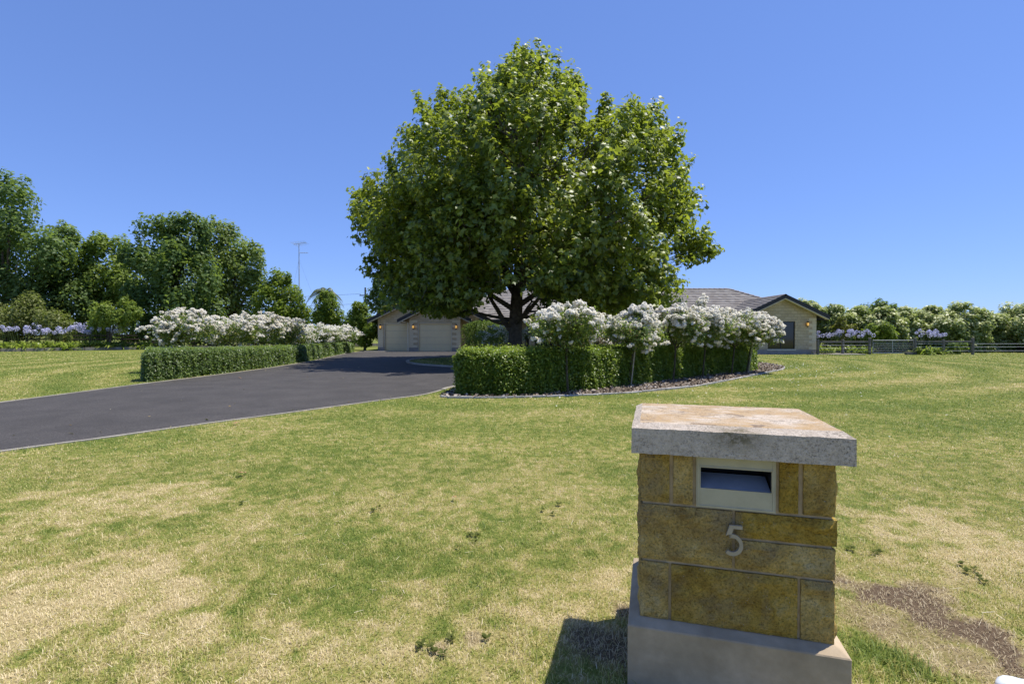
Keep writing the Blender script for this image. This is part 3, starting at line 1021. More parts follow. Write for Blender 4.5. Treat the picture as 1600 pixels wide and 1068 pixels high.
# ------------------------------------------------------------------ house
def tiled_face(mb_v, mb_f, tints, o, u, v, L, xl, xr, gauge=0.345, tw=0.34, lift=0.055):
    """stepped roof tiles on a plane: o origin, u along eave, v up the slope (unit), L slope length,
    xl(t), xr(t) limits along u at distance t up the slope"""
    n = u.cross(v).normalized()
    if n.z < 0:
        n = -n
    rows = max(1, int(round(L / gauge)))
    gz = L / rows
    for i in range(rows):
        t0, t1 = i * gz, (i + 1) * gz + 0.03
        t1 = min(t1, L)
        a0, b0 = xl(t0), xr(t0)
        a1, b1 = xl(t1), xr(t1)
        if b0 - a0 < 0.05:
            continue
        off = tw / 2 if i % 2 else 0
        xs = [a0]
        x = math.floor(a0 / tw) * tw + off
        while x <= a0 + 0.05:
            x += tw
        while x < b0 - 0.05:
            xs.append(x)
            x += tw
        xs.append(b0)
        for x0, x1 in zip(xs, xs[1:]):
            l = lift + random.uniform(-0.006, 0.006)
            x0t = min(max(x0, a1), b1)
            x1t = min(max(x1, a1), b1)
            q = [o + u * x0 + v * t0 - n * 0.01, o + u * (x1 - .004) + v * t0 - n * 0.01,
                 o + u * (x1 - .004) + v * t0 + n * l, o + u * x0 + v * t0 + n * l,
                 o + u * x0t + v * t1 + n * 0.006, o + u * max(x0t, x1t - .004) + v * t1 + n * 0.006]
            k = len(mb_v)
            mb_v += [tuple(p) for p in q]
            mb_f += [(k, k + 1, k + 2), (k, k + 2, k + 3), (k + 3, k + 2, k + 5), (k + 3, k + 5, k + 4)]
            tints += [random.random()] * 6


class Roof:
    def __init__(self):
        self.v, self.f, self.t = [], [], []

    def face(self, *a, **k):
        tiled_face(self.v, self.f, self.t, *a, **k)

    def build(self, parent):
        me = np_mesh('roof_tiles', np.array(self.v), np.array(self.f), M['roof'], np.array(self.t))
        o = obj('roof_tiles', me, parent)
        o['kind'] = 'stuff'
        return o


def gable_roof(parent, xc, half, ze, slope, y0, y1, ridge_extra=0.0, thick=0.16):
    """ridge runs in Y. Returns apex height"""
    za = ze + half * slope
    rf = Roof()
    Ls = math.hypot(half, half * slope)
    vL = Vector((half, 0, half * slope)).normalized()
    vR = Vector((-half, 0, half * slope)).normalized()
    D = y1 - y0
    rf.face(Vector((xc - half, y1, ze)), Vector((0, -1, 0)), vL, Ls, lambda t: 0.0, lambda t: D)
    rf.face(Vector((xc + half, y0, ze)), Vector((0, 1, 0)), vR, Ls, lambda t: 0.0, lambda t: D)
    rf.build(parent)
    # solid deck under the tiles
    e = 0.012
    dk = MB()
    dk.prism([(xc - half, ze - e), (xc, za - e), (xc, za - thick), (xc - half, ze - thick)], 'y', y0 + .06, y1)
    dk.prism([(xc + half, ze - e), (xc + half, ze - thick), (xc, za - thick), (xc, za - e)], 'y', y0 + .06, y1)
    dk.build('roof_deck', M['fascia'], parent)
    # barge boards along the front verge, with cream trim under
    for sg in (-1, 1):
        bb = MB()
        bb.prism([(xc + sg * (half + .03), ze + .06), (xc, za + .075), (xc, za - thick - .03), (xc + sg * (half + .03), ze - thick - .03)], 'y', y0, y0 + .055)
        bb.build('barge_board', M['fascia'], parent)
        tr = MB()
        tr.prism([(xc + sg * (half - .02), ze - thick - .032), (xc, za - thick - .032), (xc, za - thick - .075), (xc + sg * (half - .02), ze - thick - .075)], 'y', y0 + .01, y0 + .30)
        tr.build('verge_trim', M['trim'], parent)
    rc = MB()
    yy = y0
    while yy < y1 - 0.1:
        rc.prism([(xc - .11, za - .015), (xc - .07, za + .055), (xc, za + .085), (xc + .07, za + .055), (xc + .11, za - .015)], 'y', yy, yy + .39)
        yy += .40
    o = rc.build('ridge_capping', M['roof'], parent)
    return za


def gable_wall(parent, x0, x1, xc, half, ze, slope, y, depth=0.2, openings=()):
    """front wall with the gable outline, cut round openings (x0,x1,z0,z1)"""
    mb = MB()
    zt = lambda x: ze - 0.20 + (half - abs(x - xc)) * slope
    xs = sorted({x0, x1, xc} | {o_[0] for o_ in openings} | {o_[1] for o_ in openings})
    xs = [x for x in xs if x0 <= x <= x1]
    for a, b_ in zip(xs, xs[1:]):
        mid = (a + b_) / 2
        zb = 0.30
        for o_ in openings:
            if o_[0] <= mid <= o_[1]:
                if o_[2] > 0.31:
                    mb.prism([(a, 0.30), (b_, 0.30), (b_, o_[2]), (a, o_[2])], 'y', y, y + depth)
                zb = o_[3]
        mb.prism([(a, zb), (b_, zb), (b_, zt(b_)), (a, zt(a))], 'y', y, y + depth)
    return mb.build('wall', M['wall'], parent)


def base_course(parent, x0, x1, y, openings=()):
    segs = []
    x = x0
    for o_ in sorted(openings):
        if o_[2] < 0.3:
            segs.append((x, o_[0]))
            x = o_[1]
    segs.append((x, x1))
    for a, b_ in segs:
        if b_ - a > 0.05:
            MB().box((a - .01, y - .02, 0), (b_ + .01, y + .2, .30)).build('base_course', M['plinth_wall'], parent)


def quoins(parent, x, y, z1, side, wide=0.40, narrow=0.22):
    z = 0.302
    i = 0
    shared = {}
    while z + 0.19 < z1:
        w = wide if i % 2 == 0 else narrow
        if w not in shared:
            shared[w] = MB().box((0, 0, 0), (w, .03, .185)).mesh('quoin_block', M['quoin'], bevel=.006)
        o = obj('quoin_block', shared[w], parent, ((x if side > 0 else x - w), y - .014, z))
        z += 0.19
        i += 1


def lantern(parent, x, y, z):
    mb = MB()
    mb.box((x - .05, y - .02, z - .10), (x + .05, y, z + .10))
    mb.tube([(x, y - .02, z + .02), (x, y - .10, z - .16), (x, y - .16, z - .12)], .014, 6)
    mb.tube([(x, y - .16, z - .16), (x, y - .16, z - .08)], [.02, .075], 8)
    mb.tube([(x, y - .16, z + .125), (x, y - .16, z + .19), (x, y - .16, z + .24)], [.10, .05, .01], 8)
    for k in range(4):
        t = R(45 + 90 * k)
        mb.tube([(x + .07 * math.cos(t), y - .16 + .07 * math.sin(t), z - .08), (x + .085 * math.cos(t), y - .16 + .085 * math.sin(t), z + .125)], .007, 4)
    o = mb.build('wall_lantern', M['metal_dark'], parent)
    MB().tube([(x, y - .16, z - .075), (x, y - .16, z + .12)], [.058, .072], 8).build('lantern_glass', M['lantern_glass'], o)


def garage_door(parent, x0, x1, y, z1):
    ft = MB()
    ft.box((x0, y + .14, 0.01), (x1, y + .17, z1))
    d = ft.build('garage_door', M['door_paint'], parent)
    cols, rows = 4, 4
    sw = (x1 - x0) / cols
    sh = (z1 - .01) / rows
    me = MB().prism([(0.06, 0.09), (sw - .06, 0.09), (sw - .06, sh - .09), (0.06, sh - .09)], 'y', -0.012, 0.0)
    me.add([(0, 0, 0)], [])
    pm = me.mesh('door_panel', M['door_paint'])
    gr = MB()
    for r_ in range(1, rows):
        gr.box((x0, y + .136, .01 + r_ * sh - .006), (x1, y + .1399, .01 + r_ * sh + .006))
    for c_ in range(cols):
        for r_ in range(rows):
            obj('door_panel', pm, d, (x0 + c_ * sw, y + .14, .01 + r_ * sh))
    # joints between the sections and reveal lining
    gr.build('section_joint', M['plinth_wall'], d)
    MB().box((x0 - .045, y + .02, 0.01), (x0, y + .18, z1)).box((x1, y + .02, 0.01), (x1 + .045, y + .18, z1)).box((x0 - .045, y + .02, z1), (x1 + .045, y + .18, z1 + .045)).build('door_frame', M['trim'], parent)


def window(parent, x0, x1, z0, z1, y, mull=1):
    fr = MB()
    w = .05
    ya, yb = y + .06, y + .12
    fr.box((x0, ya, z0), (x1, yb, z0 + w)).box((x0, ya, z1 - w), (x1, yb, z1)).box((x0, ya, z0 + w), (x0 + w, yb, z1 - w)).box((x1 - w, ya, z0 + w), (x1, yb, z1 - w))
    for i in range(1, mull + 1):
        xm = x0 + (x1 - x0) * i / (mull + 1)
        fr.box((xm - .025, ya, z0 + w), (xm + .025, yb, z1 - w))
    f = fr.build('window', M['window_frame'], parent)
    n = mull + 1
    for i in range(n):
        a = x0 + (x1 - x0) * i / n + .03
        b_ = x0 + (x1 - x0) * (i + 1) / n - .03
        MB().box((a, y + .085, z0 + .03), (b_, y + .091, z1 - .03)).build('pane', M['glass'], f)
    MB().box((x0 - .05, y - .04, z0 - .08), (x1 + .05, y + .12, z0 - .001)).build('sill', M['trim'], parent)


def hip_roof(parent, x0, x1, y0, y1, ze, slope, thick=0.16):
    """four-sided roof, ridge along X"""
    run = (y1 - y0) / 2
    za = ze + run * slope
    ym = (y0 + y1) / 2
    L = math.hypot(run, run * slope)
    c = run / L
    rf = Roof()
    W = x1 - x0
    rf.face(Vector((x0, y0, ze)), Vector((1, 0, 0)), Vector((0, run, run * slope)).normalized(), L, lambda t: t * c, lambda t: W - t * c)
    rf.face(Vector((x1, y1, ze)), Vector((-1, 0, 0)), Vector((0, -run, run * slope)).normalized(), L, lambda t: t * c, lambda t: W - t * c)
    rf.face(Vector((x1, y0, ze)), Vector((0, 1, 0)), Vector((-run, 0, run * slope)).normalized(), L, lambda t: t * c, lambda t: 2 * run - t * c)
    rf.face(Vector((x0, y1, ze)), Vector((0, -1, 0)), Vector((run, 0, run * slope)).normalized(), L, lambda t: t * c, lambda t: 2 * run - t * c)
    rf.build(parent)
    dk = MB()
    e = .012
    vs = [(x0, y0, ze - e), (x1, y0, ze - e), (x1, y1, ze - e), (x0, y1, ze - e), (x0 + run, ym, za - e), (x1 - run, ym, za - e),
          (x0, y0, ze - thick), (x1, y0, ze - thick), (x1, y1, ze - thick), (x0, y1, ze - thick)]
    dk.add(vs, [(0, 1, 5, 4), (1, 2, 5), (2, 3, 4, 5), (3, 0, 4), (6, 9, 8, 7), (0, 6, 7, 1), (1, 7, 8, 2), (2, 8, 9, 3), (3, 9, 6, 0)])
    dk.build('roof_deck', M['fascia'], parent)
    gt = MB()
    gt.box((x0 - .1, y0 - .12, ze - .13), (x1 + .1, y0 - .003, ze + .01)).box((x1 + .003, y0 - .003, ze - .13), (x1 + .12, y1, ze + .01)).box((x0 - .12, y0 - .003, ze - .13), (x0 - .003, y1, ze + .01))
    gt.build('gutter', M['fascia'], parent)
    # ridge and hip capping, one cap every 0.4 m
    rc = MB()
    def caps(a, b_):
        a, b_ = Vector(a), Vector(b_)
        n = int((b_ - a).length / .40)
        for i in range(n):
            p = a.lerp(b_, i / n)
            q = a.lerp(b_, (i + .97) / n)
            rc.tube([p + Vector((0, 0, .015)), q + Vector((0, 0, .0))], [.105, .09], 6)
    caps((x0 + run, ym, za), (x1 - run, ym, za))
    caps((x1, y0, ze + .02), (x1 - run, ym, za))
    caps((x0, y0, ze + .02), (x0 + run, ym, za))
    caps((x1, y1, ze + .02), (x1 - run, ym, za))
    rc.build('ridge_capping', M['roof'], parent)
    return za


def house():
    H = empty('house', (0, 36, 0), 'long low cream block house with two garage doors and grey tiled roofs', 'house')
    root = bpy.data.objects.new('tmp', None)
    # all part coordinates below are world coordinates; parts are moved into the house frame at the end
    P = H
    before = set(bpy.data.objects)
    # main body
    hip_roof(P, 2.0, 22.45, 35.1, 44.9, 2.5, 0.5)
    hip_roof(P, -6.5, 9.0, 38.9, 50.1, 2.45, 0.5)
    ops = [(4.6, 6.0, 0.32, 2.1), (12.2, 14.2, 0.32, 2.1)]
    mb = MB()
    def wall_run(x0, x1, y, ops_, z1):
        m_ = MB()
        xs = sorted({x0, x1} | {o[0] for o in ops_} | {o[1] for o in ops_})
        for a, b_ in zip(xs, xs[1:]):
            mid = (a + b_) / 2
            o = [q for q in ops_ if q[0] <= mid <= q[1]]
            if o:
                if o[0][2] > .31:
                    m_.box((a, y, .30), (b_, y + .2, o[0][2]))
                m_.box((a, y, o[0][3]), (b_, y + .2, z1))
            else:
                m_.box((a, y, .30), (b_, y + .2, z1))
        m_.build('wall', M['wall'], P)
        base_course(P, x0, x1, y, ops_)
    wall_run(2.6, 15.5, 35.72, [(2.95, 4.05, 0.02, 2.15), (9.4, 11.2, 0.32, 2.1), (12.4, 14.4, .32, 2.1)], 2.34)
    window(P, 9.4, 11.2, .32, 2.1, 35.72)
    window(P, 12.4, 14.4, .32, 2.1, 35.72)
    wall_run(-3.9, 2.58, 39.5, [(1.2, 2.3, .32, 2.0), (-2.8, -1.0, .9, 2.0)], 2.30)
    window(P, 1.2, 2.3, .32, 2.0, 39.5, 0)
    window(P, -2.8, -1.0, .9, 2.0, 39.5)
    MB().box((21.65, 35.72, 0), (21.85, 44.2, 2.34)).build('wall', M['wall'], P)
    MB().box((2.4, 44.0, 0), (21.63, 44.2, 2.34)).build('wall', M['wall'], P)
    MB().box((2.4, 35.94, 0), (2.6, 39.48, 2.34)).build('wall', M['wall'], P)
    # left garage gable
    xc, half, ze, sl_ = -6.48, 4.72, 2.42, 0.49
    o1 = [(-10.02, -7.52, 0.0, 2.16)]
    gable_wall(P, -10.5, -2.6, xc, half, ze, sl_, 38.65, openings=o1)
    base_course(P, -10.5, -2.6, 38.65, o1)
    gable_roof(P, xc, half, ze, sl_, 38.2, 48.5)
    garage_door(P, -9.97, -7.57, 38.65, 2.11)
    MB().box((-10.5, 38.87, 0), (-10.3, 48.2, 2.2)).build('wall', M['wall'], P)
    quoins(P, -10.5, 38.65, 2.2, 1, .40, .40)
    # right garage gable, standing forward
    xc, half, ze = -5.88, 2.78, 2.40
    o2 = [(-7.18, -4.58, 0.0, 2.19)]
    gable_wall(P, -7.84, -3.94, xc, half, ze, .5, 37.7, openings=o2)
    base_course(P, -7.84, -3.94, 37.7, o2)
    gable_roof(P, xc, half, ze, .5, 37.3, 42.5)
    garage_door(P, -7.13, -4.63, 37.7, 2.14)
    MB().box((-7.84, 37.92, 0), (-7.66, 38.63, 2.25)).build('wall', M['wall'], P)
    MB().box((-4.12, 37.92, 0), (-3.94, 39.48, 2.25)).build('wall', M['wall'], P)
    quoins(P, -7.84, 37.7, 2.4, 1, .62, .30)
    quoins(P, -3.94, 37.7, 2.4, -1, .62, .30)
    MB().tube([(-8.35, 37.36, 2.28), (-7.93, 37.62, 2.2), (-7.93, 37.62, .05)], .04, 8).build('downpipe', M['trim'], P)
    MB().box((-8.72, 37.40, 2.26), (-8.60, 38.15, 2.38)).build('gutter', M['fascia'], P)
    lantern(P, -10.27, 38.65, 1.86)
    lantern(P, -7.52, 37.7, 1.86)
    lantern(P, -4.25, 37.7, 1.86)
    # entrance gable and the small one beside the trunk
    xc, half, ze = 8.05, 2.95, 3.08
    gable_wall(P, 5.7, 10.4, xc, half, ze, .5, 34.3, openings=[(6.3, 9.8, 0.0, 2.6)])
    gable_roof(P, xc, half, ze, .5, 33.6, 39.5)
    MB().box((5.7, 34.3, 0), (6.1, 34.7, .299)).build('pier', M['wall'], P)
    MB().box((10.0, 34.3, 0), (10.4, 34.7, .299)).build('pier', M['wall'], P)
    xc, half, ze = 3.2, 2.2, 2.45
    ow = [(1.6, 4.7, .38, 2.05)]
    gable_wall(P, 1.35, 5.05, xc, half, ze, .5, 34.9, openings=ow)
    base_course(P, 1.35, 5.05, 34.9, [])
    window(P, 1.6, 4.7, .38, 2.05, 34.9, 2)
    gable_roof(P, xc, half, ze, .5, 34.4, 39.0)
    MB().box((1.35, 35.12, 0), (1.55, 39.4, 2.3)).build('wall', M['wall'], P)
    # timber front door under the entrance gable
    dr = MB().box((6.15, 35.68, .05), (7.15, 35.715, 2.2))
    dd = dr.build('front_door', M['timber_door'], P)
    MB().box((7.0, 35.64, 1.0), (7.05, 35.679, 1.25)).build('handle', M['metal_dark'], dd)
    MB().box((7.16, 35.67, .05), (7.6, 35.715, 2.2)).build('side_light', M['glass'], P)
    # right wing
    xc, half, ze = 17.82, 2.86, 2.50
    ow = [(16.9, 18.7, .33, 2.16)]
    gable_wall(P, 15.55, 20.1, xc, half, ze, .475, 32.6, openings=ow)
    base_course(P, 15.55, 20.1, 32.6, [])
    window(P, 16.9, 18.7, .33, 2.16, 32.6, 1)
    gable_roof(P, xc, half, ze, .475, 32.15, 40.0)
    MB().box((15.55, 32.82, 0), (15.75, 35.70, 2.34)).build('wall', M['wall'], P)
    MB().box((19.9, 32.82, 0), (20.1, 38.0, 2.34)).build('wall', M['wall'], P)
    quoins(P, 20.1, 32.6, 2.55, -1, .50, .28)
    quoins(P, 15.55, 32.6, 2.55, 1, .50, .28)
    lantern(P, 19.45, 32.6, 1.95)
    MB().tube([(11.6, 37.0, 3.3), (11.6, 37.0, 4.05)], .09, 10).tube([(11.6, 37.0, 4.05), (11.6, 37.0, 4.1)], .13, 10).build('vent_pipe', M['metal_dark'], P)
    bpy.data.objects.remove(root)
    # parts sit at world coordinates: cancel the root offset
    inv = Vector(H.location)
    for o in H.children:
        o.location = Vector(o.location) - inv
    return H


house()

# ------------------------------------------------------------------ hedges
def hedge(name, label, front, back, h, mat, n, size, size_far, seed, ends=True, bumpy=0.055):
    rng = np.random.default_rng(seed)
    Fr = np.array(front)
    Bk = np.array(back)
    m_ = len(Fr)
    h_ = np.array(h if hasattr(h, '__len__') else [h] * m_)
    root = empty(name, (Fr[0][0], Fr[0][1], 0), label, 'hedge')
    org = np.array([Fr[0][0], Fr[0][1], 0])
    # twiggy core
    ins = 0.13
    core = MB()
    vs = []
    for ci, (a, b_, hh) in enumerate(zip(Fr, Bk, h_)):
        if ci in (0, m_ - 1):
            nb_ = 1 if ci == 0 else m_ - 2
            a = a + (Fr[nb_] - a) / np.linalg.norm(Fr[nb_] - a) * .22
            b_ = b_ + (Bk[nb_] - b_) / np.linalg.norm(Bk[nb_] - b_) * .22
        d = (b_ - a) / np.linalg.norm(b_ - a)
        a2, b2 = a + d * ins, b_ - d * ins
        vs += [(a2[0], a2[1], 0), (a2[0], a2[1], hh - ins * 1.6), (a2[0] + d[0] * .1, a2[1] + d[1] * .1, hh - ins), (b2[0] - d[0] * .1, b2[1] - d[1] * .1, hh - ins), (b2[0], b2[1], hh - ins * 1.6), (b2[0], b2[1], 0)]
    fs = []
    for i in range(m_ - 1):
        for k in range(5):
            fs.append((i * 6 + k, i * 6 + k + 1, i * 6 + k + 7, i * 6 + k + 6))
    fs.append(tuple(range(6)))
    fs.append(tuple((m_ - 1) * 6 + k for k in range(5, -1, -1)))
    vs = [tuple(np.array(v) - org) for v in vs]
    core.add(vs, fs).build('branches', M['hedge_core'], root)
    # leaves over every face
    seg = np.linalg.norm(np.diff(Fr, axis=0), axis=1)
    cum = np.concatenate([[0], np.cumsum(seg)])
    Ltot = cum[-1]
    # more, smaller leaves towards the first (near) end
    s_ = Ltot * rng.random(n) ** 1.25
    F_ = np.stack([np.interp(s_, cum, Fr[:, 0]), np.interp(s_, cum, Fr[:, 1])], 1)
    B_ = np.stack([np.interp(s_, cum, Bk[:, 0]), np.interp(s_, cum, Bk[:, 1])], 1)
    H_ = np.interp(s_, cum, h_)
    d = B_ - F_
    w = np.linalg.norm(d, axis=1)
    d = d / w[:, None]
    per = 2 * H_ + w
    # front gets 45 %, top 35 %, back 20 %
    u = rng.random(n)
    face = np.where(u < .46, 0, np.where(u < .84, 1, 2))
    q = rng.random(n)
    x_ = np.where(face == 0, 0, np.where(face == 2, w, q * w))
    z_ = np.where(face == 1, H_, q * H_)
    nx_ = np.where(face == 0, -1.0, np.where(face == 2, 1.0, 0))
    nz_ = np.where(face == 1, 1.0, 0)
    # round the shoulders
    rr = 0.18
    cx_ = np.clip(x_, rr, w - rr)
    cz_ = np.minimum(z_, H_ - rr)
    vx, vz = x_ - cx_, z_ - cz_
    ln = np.hypot(vx, vz)
    cor = ln > rr
    x_ = np.where(cor, cx_ + vx / np.maximum(ln, 1e-6) * rr, x_)
    z_ = np.where(cor, cz_ + vz / np.maximum(ln, 1e-6) * rr, z_)
    x_ = w / 2 + (x_ - w / 2) * (1.06 - .13 * z_ / H_)
    er = .28
    ex = np.minimum(np.clip(s_ / er, 0, 1), np.clip((Ltot - s_) / er, 0, 1))
    er_ = .72 + .28 * np.sqrt(1 - (1 - ex) ** 2)
    x_ = w / 2 + (x_ - w / 2) * er_
    z_ = z_ * (.88 + .12 * np.sqrt(1 - (1 - ex) ** 2))
    P3 = np.stack([F_[:, 0] + d[:, 0] * x_, F_[:, 1] + d[:, 1] * x_, z_], 1)
    N3 = np.stack([d[:, 0] * nx_, d[:, 1] * nx_, nz_], 1)
    N3 = np.where(cor[:, None], np.stack([d[:, 0] * vx, d[:, 1] * vx, vz], 1) / rr, N3)
    if ends:
        ne = n // 14
        t = .14 + .72 * rng.random(ne)
        z2 = rng.random(ne) * h_[0] * .9
        e0 = Fr[0] + (Bk[0] - Fr[0]) * t[:, None]
        tn = (Fr[0] - Fr[1]) / np.linalg.norm(Fr[0] - Fr[1])
        P3 = np.vstack([P3, np.column_stack([e0, z2])])
        N3 = np.vstack([N3, np.column_stack([np.full(ne, tn[0]), np.full(ne, tn[1]), np.zeros(ne)])])
        s_ = np.concatenate([s_, np.zeros(ne)])
        t = rng.random(ne // 2)
        z2 = rng.random(ne // 2) * h_[-1]
        e0 = Fr[-1] + (Bk[-1] - Fr[-1]) * t[:, None]
        tn = (Fr[-1] - Fr[-2]) / np.linalg.norm(Fr[-1] - Fr[-2])
        P3 = np.vstack([P3, np.column_stack([e0, z2])])
        N3 = np.vstack([N3, np.column_stack([np.full(ne // 2, tn[0]), np.full(ne // 2, tn[1]), np.zeros(ne // 2)])])
        s_ = np.concatenate([s_, np.full(ne // 2, Ltot)])
    nn = len(P3)
    # vertical shoots: bulges that are long in z
    ph = P3 * np.array([6.5, 6.5, 1.6])
    wv = np.sin(ph[:, 0] * 1.3 + np.sin(ph[:, 1] * 1.1) * 2 + ph[:, 2]) * np.sin(ph[:, 1] * 1.7 + ph[:, 0] * .6)
    wv2 = np.sin(P3[:, 0] * 2.1 + 1) * np.sin(P3[:, 1] * 2.6) * np.sin(P3[:, 2] * 3 + 1)
    dep = wv * bumpy * 0.7 + wv2 * bumpy * 0.8 + rng.normal(size=nn) * 0.035 - np.abs(rng.normal(size=nn)) * 0.035 + np.where(rng.random(nn) < .12, rng.uniform(.01, .08, nn), 0)
    P3 = P3 + N3 * dep[:, None]
    P3[:, 2] = np.maximum(P3[:, 2], 0.03)
    sz = (size + (size_far - size) * (s_ / Ltot)) * rng.uniform(.7, 1.25, nn)
    NN = N3 * 0.5 + np.array([0, 0, .8]) + rng.normal(size=(nn, 3)) * .5
    tint = np.clip(0.38 + wv * .14 + rng.normal(size=nn) * .32 + (P3[:, 2] / h_.max()) ** 4 * .12, 0, 1)
    tang = np.tile(np.array([[0, 0, 1.0]]), (nn, 1)) * .6
    V, Fc, tt = scatter(P3 - org, NN, sz, T_QUAD, tint, tang, rng)
    o = obj('foliage', np_mesh('foliage', V, Fc, mat, tt), root)
    return root


# right hedge: curves away behind the rose bed
rf_ = smooth_line([(-1.20, 10.35), (0, 10.25), (1.3, 10.95), (2.95, 12.3), (4.2, 13.6), (5.95, 15.3), (7.6, 16.5), (8.9, 17.9)], 4)
rb_ = offset_line(rf_, 1.15)
rb_ = [(a[0] - (0.15 if i == 0 else 0), a[1]) for i, a in enumerate(rb_)]
hedge('clipped_hedge', 'bright green clipped hedge curving behind the white standard roses on the lawn', rf_, rb_, 0.92, M['hedge_leaf'], 130000, 0.052, 0.070, 3)
lf_ = smooth_line([(-9.86, 13.25), (-9.66, 14.9), (-9.58, 17.2), (-9.62, 19.6), (-10.05, 24), (-11.0, 30.2), (-11.7, 36.5)], 4)
lb_ = [(x - 0.75 - .012 * i, y + .15) for i, (x, y) in enumerate(lf_)]
for k_, q_ in enumerate((.70, .55, .40, .26, .14)):
    lb_[k_] = (lb_[k_][0] + .15 * q_, lb_[k_][1] + q_)
hedge('clipped_hedge', 'dark green box hedge running along the left side of the driveway', lf_, lb_, [0.85 - .2 * i / (len(lf_) - 1) for i in range(len(lf_))], M['hedge_leaf_blue'], 100000, 0.055, 0.11, 4)
bf_ = smooth_line([(3.9, 17.6), (6.3, 19.2), (8.6, 21.0)], 4)
hedge('clipped_hedge', 'short low hedge at the back of the rose bed near the trunk', bf_, offset_line(bf_, .7), .84, M['hedge_leaf'], 16000, 0.07, 0.08, 5)


# ------------------------------------------------------------------ roses
def bloom_mesh(seed, n_fl=5, spread=.045, r=.042):
    """a cluster of open double blooms"""
    rng = np.random.default_rng(seed)
    Vs, Fs, Ts = [], [], []
    off = 0
    for k in range(n_fl):
        c = rng.normal(size=3) * spread * np.array([1, 1, .5])
        c[2] = abs(c[2])
        npet = 9
        dirs = norm_rows(rng.normal(size=(npet, 3)) + np.array([0, 0, .9]))
        P = c + dirs * r * .55
        V, Fc, t = scatter(P, dirs + np.array([0, 0, .5]) + rng.normal(size=(npet, 3)) * .25, np.full(npet, r * 2.3) * rng.uniform(.8, 1.2, npet), T_QUAD, rng.random(npet), None, rng)
        Vs.append(V)
        Fs.append(Fc + off)
        Ts.append(t)
        off += len(V)
    return np_mesh('bloom_cluster', np.vstack(Vs), np.vstack(Fs), M['petal'], np.concatenate(Ts))


BLOOM = [bloom_mesh(100 + i, 4 + i % 3 * 2) for i in range(6)]


def blob_points(n, lumps, rng, shell=(.65, 1.08), flat=1.0):
    """points in the shells of several lumps (centre, radius vec)"""
    C = np.array([l[0] for l in lumps])
    Rr = np.array([l[1] if hasattr(l[1], '__len__') else (l[1],) * 3 for l in lumps])
    w = Rr[:, 0] * Rr[:, 2]
    idx = rng.choice(len(lumps), n, p=w / w.sum())
    d = sphere_dirs(n, rng)
    rad = rng.uniform(shell[0], shell[1], n)
    return C[idx] + d * Rr[idx] * rad[:, None], d, idx


